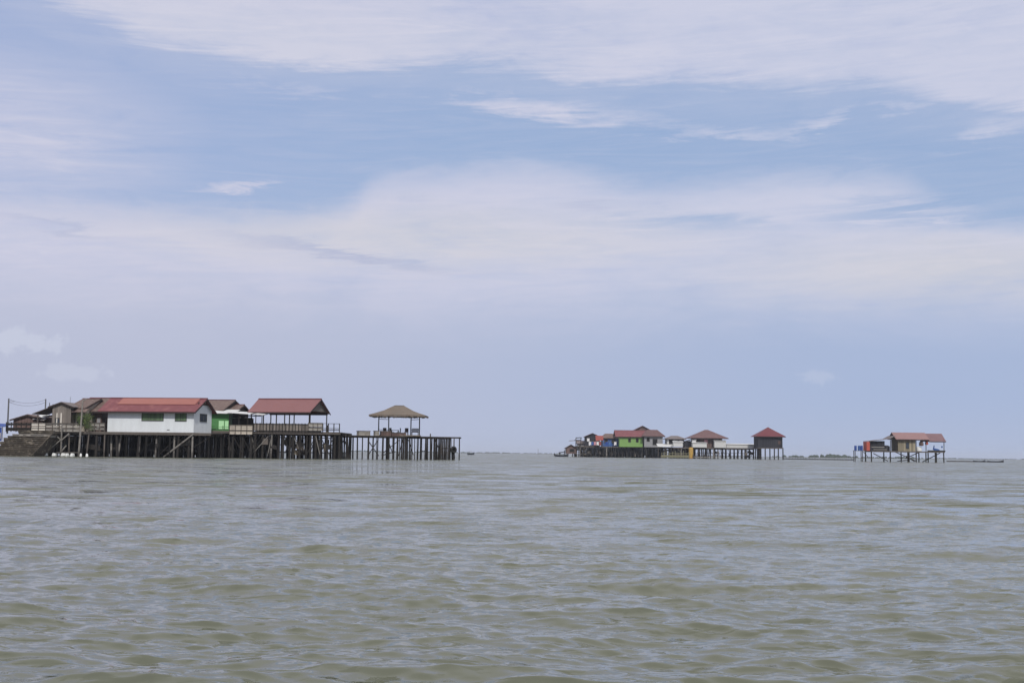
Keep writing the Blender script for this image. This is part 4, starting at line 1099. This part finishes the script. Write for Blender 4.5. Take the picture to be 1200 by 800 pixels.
# yellowish lower deck fence
t = thing('low_jetty', 'low yellowish jetty with plank fence left of the yellow tank', 'jetty', (X(808, 452), 452, 0))
LL = X(808, 452) - X(776, 452)
mb = MB(); mb.box(-LL, 0, 0, 4, .45, .75); mb.build('deck', 'tan_wall', t)
mb = MB(); mb.box(-LL, 0, -.06, -.003, .3, 1.1); mb.build('fence_board', 'yellow_rail', t)
for i in range(11):
    xx = -LL + LL * i / 10
    mb = MB(); mb.box(xx - .08, xx + .08, -.2, -.063, BED, 1.9 + (i % 3) * .4); mb.build('post', 'yellow_rail', t)
mb = MB(); mb.box(-LL, 0, -.27, -.203, 1.7, 1.85); mb.build('rail', 'yellow_rail', t)
t = thing('low_jetty', 'low grey plank jetty right of the yellow tank', 'jetty', (X(846, 452), 452, 0))
LL = X(846, 452) - X(813, 452)
mb = MB(); mb.box(-LL, 0, 0, 3, .35, .6); mb.build('deck', 'grey_board', t)
for i in range(9):
    xx = -LL + LL * i / 8
    mb = MB(); mb.tube((xx, -.12, BED), (xx, -.12, 1.6), .1); mb.build('post', 'rail_timber', t)

# square hut on tall stilts
DQ = 446.0
zq = Z(903, 524.4, DQ)
t = roofed('stilt_hut', 'square dark walled hut with a pyramid red roof standing on tall stilts', 889, 917.5, DQ, zq, 511.3, 500.5, 'dark_wall', 'deep_red_roof', 8, hip=.5, ov=1.0, cat='hut')
mb = MB(); LQ = span(889, 917.5, DQ, 0); mb.box(-LQ - .2, .3, -.25, 8.3, zq - .3, zq - .003); mb.build('floor', 'rail_timber', t)
for i, u in enumerate((891, 897.3, 908, 918)):
    for yy in (.1, 7.8):
        xx = X(u, DQ) - X(917.5, DQ)
        mb = MB(); mb.tube((xx, yy, BED), (xx, yy, zq - .305), .22, .2, 8); mb.build('stilt', 'dark_timber', t)
mb = MB(); mb.box(-1.5, -.7, -.05, -.003, zq + 1.2, zq + 2.4); mb.build('shutter', 'brown_wall', t)
t = thing('net_hanging', 'dark net hanging between the white shed and the square hut', 'net', (X(890, 450), 450, 0))
mb = MB(); mb.lathe([(.5, -.2), (.7, .8), (.35, 1.8), (.5, 2.8), (.2, 4.0)], n=9); mb.build('netting', 'shade_black_timber', t)

# poles, laundry and gear at the left end of the far village
t = thing('pole_frame', 'rough dark pole frame standing left of the peaked far shack', 'frame', (X(679, 467), 467, 0))
for a, c in (((-.9, 0, BED), (-.9, 0, Z(676, 513.5, 467))), ((.9, 0, BED), (.9, 0, Z(681, 512.5, 467))), ((-1.6, 0, Z(674, 516, 467)), (.9, 0, Z(680, 515.5, 467))), ((-1.0, 0, Z(676, 513, 467)), (1.2, 0, Z(681, 512.6, 467))), ((.9, 0, Z(679, 520, 467)), (-.9, 0, Z(679, 529, 467)))):
    mb = MB(); mb.tube(a[0] if isinstance(a[0], tuple) else a, c, .16, .14, 7); mb.build('pole', 'dark_timber', t)
mb = MB(); mb.slab([(-3.4, -.3, Z(672, 516.6, 467)), (-.9, -.3, Z(672, 516.0, 467)), (-.9, 2, Z(672, 515.5, 467)), (-3.4, 2, Z(672, 516, 467))], .08); mb.build('shade_sheet', 'grey_roof', t)
lau = [(692.5, 'white_cloth', 'white cloth drying left on the far laundry line'), (695.5, 'blue_wall', 'blue cloth drying on the far laundry line'), (698.5, 'pink_cloth', 'pink cloth drying on the far laundry line'), (701.5, 'white_cloth', 'white cloth drying below the red awning'),
       (704.3, 'orange_cloth', 'orange cloth drying right of the white cloth'), (712, 'blue_tarp', 'deep blue cloth hanging before the blue house'), (716.5, 'blue_wall', 'mid blue cloth hanging before the blue house'), (722, 'white_cloth', 'pale cloth hanging right before the blue house')]
for i, (u, m_, lb) in enumerate(lau):
    mb = MB(); n = 7; vs = []
    for a in range(n):
        for c in range(4): vs.append((-.42 + .84 * a / (n - 1), .07 * math.sin(a * 1.7 + i + c * .4), -1.3 * c / 3 * (1 + .1 * math.sin(i + a))))
    fs = [(a * 4 + c, a * 4 + c + 1, (a + 1) * 4 + c + 1, (a + 1) * 4 + c) for a in range(n - 1) for c in range(3)]
    mb.add(vs, fs); o = mb.build('hanging_cloth', m_); o.location = (X(u, 466.5), 466.5, Z(u, 517.3, 466.5))
    so = o.modifiers.new('thickness', 'SOLIDIFY'); so.thickness = .02
    tag(o, lb, 'laundry', 'laundry hanging in the far village')
mb = MB(); mb.tube((X(690, 466.4), 466.4, Z(700, 517.2, 466.4)), (X(725, 466.4), 466.4, Z(712, 517.3, 466.4)), .04, .04, 5)
tag(mb.build('laundry_line', 'rope'), 'laundry line stretched in front of the far shacks', 'line')
mb = MB(); mb.tube((X(700, 466.3), 466.3, zR), (X(700, 466.3), 466.3, Z(700, 516.8, 466.3)), .08)
tag(mb.build('line_post', 'rail_timber'), 'thin post holding up the far laundry line', 'post')

# boats
def boat(name, label, u, D, L, Wd, H, m, yaw=0.0, cabin=False, engine=False, zoff=-.12, group='small boats on the water'):
    t = thing(name, label, 'boat', (X(u, D), D, zoff), yaw, group)
    mb = MB(); n = 11; vs = []; fs = []
    for i in range(n):
        s = i / (n - 1) * 2 - 1
        w = Wd / 2 * (1 - abs(s) ** 2.6) + .02; sh = H * (1 + .55 * abs(s) ** 3 * (1.6 if s > 0 else .6))
        x_ = s * L / 2
        vs += [(x_, -w, sh), (x_ * .97, -w * .6, .06), (x_ * .96, 0, 0), (x_ * .97, w * .6, .06), (x_, w, sh), (x_, w * .88, sh - .01), (x_ * .95, 0, H * .35), (x_, -w * .88, sh - .01)]
    for i in range(n - 1):
        for j in range(8):
            a = i * 8 + j; b2 = i * 8 + (j + 1) % 8
            fs.append((a, b2, b2 + 8, a + 8))
    fs += [tuple(range(8))[::-1], tuple(range((n - 1) * 8, n * 8))]
    mb.add(vs, fs); mb.build('hull', m, t)
    for s in (-.35, .05, .4):
        mb = MB(); mb.box(s * L / 2 - .12, s * L / 2 + .12, -Wd * .4, Wd * .4, H * .72, H * .8); mb.build('thwart', 'grey_board', t)
    if cabin:
        mb = MB()
        for xx in (-L * .22, L * .12):
            for yy in (-Wd * .3, Wd * .3): mb.tube((xx, yy, H * .8), (xx, yy, H + 1.1), .04, .04, 5)
        mb.build('canopy_frame', 'rail_timber', t)
        mb = MB(); mb.box(-L * .25, L * .15, -Wd * .38, Wd * .38, H + 1.1, H + 1.18); mb.build('canopy', 'grey_roof', t)
    if engine:
        mb = MB(); mb.box(-L / 2 - .25, -L / 2 + .1, -.14, .14, H * .6, H + .6); mb.tube((-L / 2 - .15, 0, H), (-L / 2 - .2, 0, -.1), .05, .05, 6); mb.build('outboard_engine', 'rubber', t)
    return t
boat('fishing_boat', 'dark wooden boat with gear moored at the left tip of the far village', 659.5, 462, 5.0, 1.5, .8, 'hull_dark', 0, engine=True)
t = thing('boat_gear', 'dark pile of gear and posts standing on the moored boat at the village tip', 'gear', (X(660.5, 462), 462, .5))
for a, c in (((-.9, 0, 0), (-1.1, 0, 1.2)), ((.7, 0, 0), (.75, 0, 1.9)), ((-1.4, 0, .9), (.7, 0, 1.3))):
    mb = MB(); mb.tube(a, c, .2, .16, 7); mb.build('pole', 'hull_dark', t)
boat('fishing_boat', 'tiny dark fishing boat alone near the horizon right of the pier', 553.5, 640, 3.6, 1.4, .9, 'hull_dark', 0, cabin=True)
boat('fishing_boat', 'long low dark boat far right near the end of the net line', 1166, 420, 5.5, 1.4, .5, 'hull_dark', 0, engine=False)
boat('fishing_boat', 'small dark boat left of the long low boat at far right', 1147, 424, 4.0, 1.2, .5, 'hull_dark', .1)
mb = MB(); mb.tube((X(632, 900), 900, -1), (X(632, 900), 900, Z(632, 525.5, 900)), .13, .08, 6)
tag(mb.build('channel_stake', 'rail_timber'), 'thin lone stake standing on the horizon between both villages', 'stake')

# low net line / breakwater right of the village
def netline(label, uL, uR, D, D2, h, seed):
    t = thing('net_fence', label, 'fence', (0, 0, 0), 0, 'low bamboo net fences on the water')
    rd = random.Random(seed); n = 26
    mb = MB()
    mb.bar((X(uL, D), D, h * .75), (X(uR, D2), D2, h * .75), .10, .10); mb.bar((X(uL, D), D, h * .3), (X(uR, D2), D2, h * .3), .10, .22); mb.build('rail', 'rail_timber', t)
    for i in range(n):
        s = i / (n - 1); D_ = D + (D2 - D) * s; u = uL + (uR - uL) * s + rd.uniform(-.3, .3)
        mb = MB(); mb.tube((X(u, D_), D_ + .1, BED), (X(u, D_) + rd.uniform(-.1, .1), D_ + .1, h * rd.uniform(.8, 1.5)), .07, .06, 5); mb.build('stake', 'dark_timber', t)
netline('long low dark net fence between the square hut and the lone stilt house', 919, 1001, 470, 440, .55, 3)
netline('low dark net fence running right from the lone stilt house', 1109, 1174, 430, 430, .35, 8)

# ------------------------------------------------------------------ lone stilt house at the right
DS = 335.0
zs = Z(1060, 528.5, DS)
xs0 = X(1106, DS)
t = thing('stilt_house', 'lone stilt house with tan walls and pink red roof at the right', 'house', (xs0, DS, 0))
def sx(u): return X(u, DS) - xs0
dS = 6.0
mb = MB(); mb.box(sx(1021), sx(1106.5), -.5, dS + .5, zs - .28, zs); mb.build('deck', 'rail_timber', t)
zeS = Z(1065, 514.6, DS - .8); zrS = Z(1065, 506.8, DS + 3)
mb = MB(); mb.box(sx(1052.5), sx(1073), 0, dS, zs + .003, zeS + .3); mb.build('wall', 'tan_wall', t)
window(t, sx(1062), sx(1065), zs + .7, zs + 2.2, panem='window_glass', mull=0)
def rf(u0, u1, ze, zr, y0, y1, m_, nm='roof'):
    mb = MB(); ym = (y0 + y1) / 2
    mb.slab([(sx(u0), y0, ze), (sx(u1), y0, ze), (sx(u1), ym, zr), (sx(u0), ym, zr)], .07); mb.slab([(sx(u1), y1, ze), (sx(u0), y1, ze), (sx(u0), ym, zr), (sx(u1), ym, zr)], .07)
    r = mb.build(nm, m_, t)
    mb = MB(); mb.box(sx(u0) + .02, sx(u1) - .02, y0 + .03, y0 + .08, ze - .26, ze - .08); mb.build('fascia', 'fascia', r)
    return r
rf(1049, 1088, zeS, zrS, -.9, dS + .9, 'dusty_pink_roof')
rf(1088.3, 1108, Z(1098, 517.0, DS), Z(1098, 508.0, DS + 3), -.6, dS + .6, 'dusty_mauve_roof')
mb = MB(); mb.slab([(sx(1019), -.6, Z(1019, 516.6, DS)), (sx(1042), -.6, Z(1042, 514.0, DS)), (sx(1042), dS, Z(1042, 514.0, DS)), (sx(1019), dS, Z(1019, 516.6, DS))], .07)
mb.slab([(sx(1042), -.6, Z(1042, 514.0, DS)), (sx(1049), -.6, Z(1049, 510.3, DS)), (sx(1049), dS, Z(1049, 510.3, DS)), (sx(1042), dS, Z(1042, 514.0, DS))], .07)
mb.build('lean_to_roof', 'grey_roof', t)
mb = MB(); mb.box(sx(1019.5), sx(1037.5), .5, .6, zs + .003, Z(1030, 516.6, DS)); mb.box(sx(1037.6), sx(1042), .5, .6, zs + .003, Z(1030, 521.5, DS)); mb.box(sx(1042), sx(1043), .1, dS, zs + .003, Z(1040, 522.5, DS)); mb.build('side_wall', 'dark_wall', t)
mb = MB(); mb.box(sx(1022), sx(1037), .38, .44, zs + .9, zs + 1.05); mb.box(sx(1024), sx(1040), .36, .40, zs + .3, zs + .42); mb.build('wall_board', 'grey_board', t)
mb = MB(); mb.box(sx(1015.5), sx(1019.3), -.2, 3, zs + .0, Z(1017, 517.3, DS)); mb.build('red_panel', 'brick_red', t, label='bright red end panel')
for u in (1021.5, 1043.5, 1064, 1073.5, 1085, 1096, 1106):
    for yy in (.1, dS - .1):
        mb = MB(); mb.tube((sx(u), yy, BED), (sx(u) + random.uniform(-.05, .05), yy, zs - .285), .2 if u < 1070 else .16, .16, 8); mb.build('stilt', 'dark_timber', t)
for u in (1043.5, 1073.5, 1085, 1106):
    mb = MB(); mb.tube((sx(u), -.1, zs + .003), (sx(u), -.1, Z(u, 515.5, DS)), .1, .1, 7); mb.build('post', 'dark_timber', t)
for (ua, va, ub, vb) in ((1047, 528.5, 1073, 540), (1024, 531, 1041, 540), (1085, 541, 1106, 530.5), (1065, 537, 1083, 529), (1062, 534, 1072, 540.5), (1052, 540, 1064, 539)):
    mb = MB(); yy = random.choice([-.15, .35, 3]); mb.tube((sx(ua), yy, Z(ua, va, DS)), (sx(ub), yy, Z(ub, vb, DS)), .12, .11, 7); mb.build('brace', 'dark_timber', t)
mb = MB(); mb.box(sx(1086), sx(1107), -.55, -.48, zs + .003, zs + .32); mb.build('kerb_board', 'dark_timber', t)
t2 = thing('white_water_tank', 'rounded white water tank under the roof of the lone stilt house', 'tank', (X(1078, DS), DS + .9, zs))
mb = MB(); mb.lathe([(.55, .0), (.75, .1), (.75, .9), (.55, 1.15), (.2, 1.25)], n=14); mb.build('body', 'foam', t2)
t2 = thing('hanging_gear', 'brown sacks hanging under the eave of the lone stilt house', 'sacks', (X(1080, DS), DS + .2, 0))
mb = MB(); mb.lathe([(.1, zeS - 1.7), (.55, zeS - 1.6), (.6, zeS - 1.0), (.2, zeS - .2)], n=9); mb.build('sack', 'brown_wall', t2)
mb = MB(); mb.lathe([(.1, zeS - 1.4), (.4, zeS - 1.3), (.42, zeS - .8), (.15, zeS - .2)], (1.4, 0, 0), n=9); mb.build('sack', 'brick_red', t2)
t2 = thing('blue_bundle', 'blue tarpaulin bundle on the open deck of the lone stilt house', 'bundle', (X(1099, DS), DS + .8, zs))
mb = MB(); mb.add([(-.9, -.4, 0), (.9, -.4, 0), (.8, .4, 0), (-.9, .4, 0), (-.7, -.2, .9), (.5, -.25, .6), (.5, .25, .65), (-.7, .2, .9)], [(0, 3, 2, 1), (4, 5, 6, 7), (0, 1, 5, 4), (1, 2, 6, 5), (2, 3, 7, 6), (3, 0, 4, 7)]); mb.build('tarp', 'blue_wall', t2)
mb = MB(); mb.tube((-.9, 0, .5), (-.7, 0, 1.6), .2, .12, 8); mb.build('roll', 'blue_tarp', t2)
t2 = thing('blue_jug', 'small blue jug hanging at the right post of the lone stilt house', 'jug', (X(1104, DS), DS + .1, zs + 1.0))
mb = MB(); mb.lathe([(.15, 0), (.2, .1), (.2, .35), (.07, .5)], n=9); mb.build('body', 'blue_wall', t2)
# blue drums on their own little stage at the left
t2 = thing('stilt_stage', 'small stilt stage carrying the blue drums left of the lone house', 'stage', (X(1006, DS), DS + .5, 0))
mb = MB(); mb.box(X(1001.5, DS) - X(1006, DS), X(1020, DS) - X(1006, DS), -.5, 1.2, Z(1006, 527.6, DS) - .12, Z(1006, 527.6, DS)); mb.build('deck', 'rail_timber', t2)
for u in (1002.5, 1011):
    for yy in (-.3, 1.0):
        mb = MB(); mb.tube((X(u, DS) - X(1006, DS), yy, BED), (X(u, DS) - X(1006, DS), yy, Z(1006, 527.6, DS) - .125), .11, .1, 7); mb.build('stilt', 'dark_timber', t2)
mb = MB(); mb.tube((X(1012, DS) - X(1006, DS), -.4, Z(1006, 529, DS)), (X(1018, DS) - X(1006, DS), -.4, Z(1006, 536, DS)), .08, .08, 6); mb.build('brace', 'dark_timber', t2)
for i, (u, lb) in enumerate(((1003.4, 'blue drum, leftmost on the small stilt stage'), (1007.6, 'blue drum in the middle of the small stilt stage'), (1010.6, 'blue drum, rightmost on the small stilt stage'))):
    tt = thing('blue_drum', lb, 'drum', (X(u, DS), DS + .6, Z(1006, 527.6, DS)), 0, 'blue drums on the stilt stage')
    mb = MB(); mb.lathe([(.30, 0), (.33, .08), (.33, .4), (.35, .45), (.33, .5), (.33, 1.1), (.29, 1.2)], n=12); mb.build('body', 'blue_wall' if i == 1 else 'blue_tarp', tt)
    mb = MB(); mb.lathe([(.31, 1.201), (.31, 1.26)], n=12); mb.build('lid', 'blue_tarp', tt)

# ------------------------------------------------------------------ far shores
def treeline(label, uL, uR, D, h, seed, lump=1.0, dens=1.0):
    rd = random.Random(seed); mb = MB()
    x0, x1 = X(uL, D), X(uR, D)
    n = int((x1 - x0) / (h * .5) * dens)
    for i in range(n):
        xx = rd.uniform(x0, x1); e = min(1, (xx - x0) / (h * 8), (x1 - xx) / (h * 8)); hh = h * (.35 + .65 * e) * rd.uniform(.45, 1.0) * (1 + lump * max(0, math.sin(xx * .021 + seed) * math.sin(xx * .0083 + 1)))
        w = hh * rd.uniform(.5, 1.1); yy = D + rd.uniform(0, 60)
        vs = []; m_ = 7
        for zf_, rf_ in ((0, .8), (.35, 1.0), (.7, .8), (1, .25)):
            for j in range(m_):
                a = 2 * PI * j / m_; q = rf_ * w * rd.uniform(.75, 1.2); vs.append((xx + q * math.cos(a), yy + q * math.sin(a), hh * zf_ * rd.uniform(.92, 1.05)))
        fs = [(k * m_ + j, k * m_ + (j + 1) % m_, (k + 1) * m_ + (j + 1) % m_, (k + 1) * m_ + j) for k in range(3) for j in range(m_)] + [tuple(range(3 * m_, 4 * m_))]
        mb.add(vs, fs)
    o = mb.build('far_woodland', 'far_green'); tag(o, label, 'woodland', kind='stuff')
    return o
treeline('low dark tree line on the far shore between the hut and lone house', 905, 1010, 1500, 3.2, 2, 1.2)
treeline('hazy tree line behind the stilts of the lone house', 1005, 1090, 1700, 2.6, 5, .6)
treeline('very faint far tree line at the horizon between the two villages', 552, 668, 3200, 2.6, 9, .5)
treeline('very faint far tree line at the right edge', 1090, 1330, 2600, 1.8, 14, .3)
treeline('faint far tree line behind the left pier stilts', 405, 560, 3000, 3.2, 19, .3)
for (uL, uR, D, h) in ((900, 1100, 1490, .4), (545, 680, 3190, .5), (1085, 1340, 2590, .5)):
    mb = MB(); n = 14; x0, x1 = X(uL, D), X(uR, D); vs = []
    for i in range(n):
        s = i / (n - 1); e = math.sin(PI * s) ** .5; xx = x0 + (x1 - x0) * s
        vs += [(xx, D - 15 * e, -1), (xx, D + 5, h * e + .05), (xx, D + 140 * e + 10, h * e + .05), (xx, D + 160 * e + 12, -1)]
    fs = [(i * 4 + j, (i + 1) * 4 + j, (i + 1) * 4 + j + 1, i * 4 + j + 1) for i in range(n - 1) for j in range(3)]
    mb.add(vs, fs); tag(mb.build('terrain', 'far_earth'), None, None, kind='structure')

# ------------------------------------------------------------------ sea haze
mb = MB(); mb.box(-6100, 6100, -6100, 6100, -5.0, 22.0)
hm = bpy.data.materials.new('sea_haze'); hm.use_nodes = True
hn = hm.node_tree; hn.nodes.clear()
vo = hn.nodes.new('ShaderNodeVolumePrincipled'); vo.inputs['Color'].default_value = (.82, .87, 1.0, 1); vo.inputs['Density'].default_value = .00013; vo.inputs['Anisotropy'].default_value = 0.0
ou = hn.nodes.new('ShaderNodeOutputMaterial'); hn.links.new(vo.outputs[0], ou.inputs['Volume'])
tag(mb.build('haze', hm), None, None, kind='stuff')
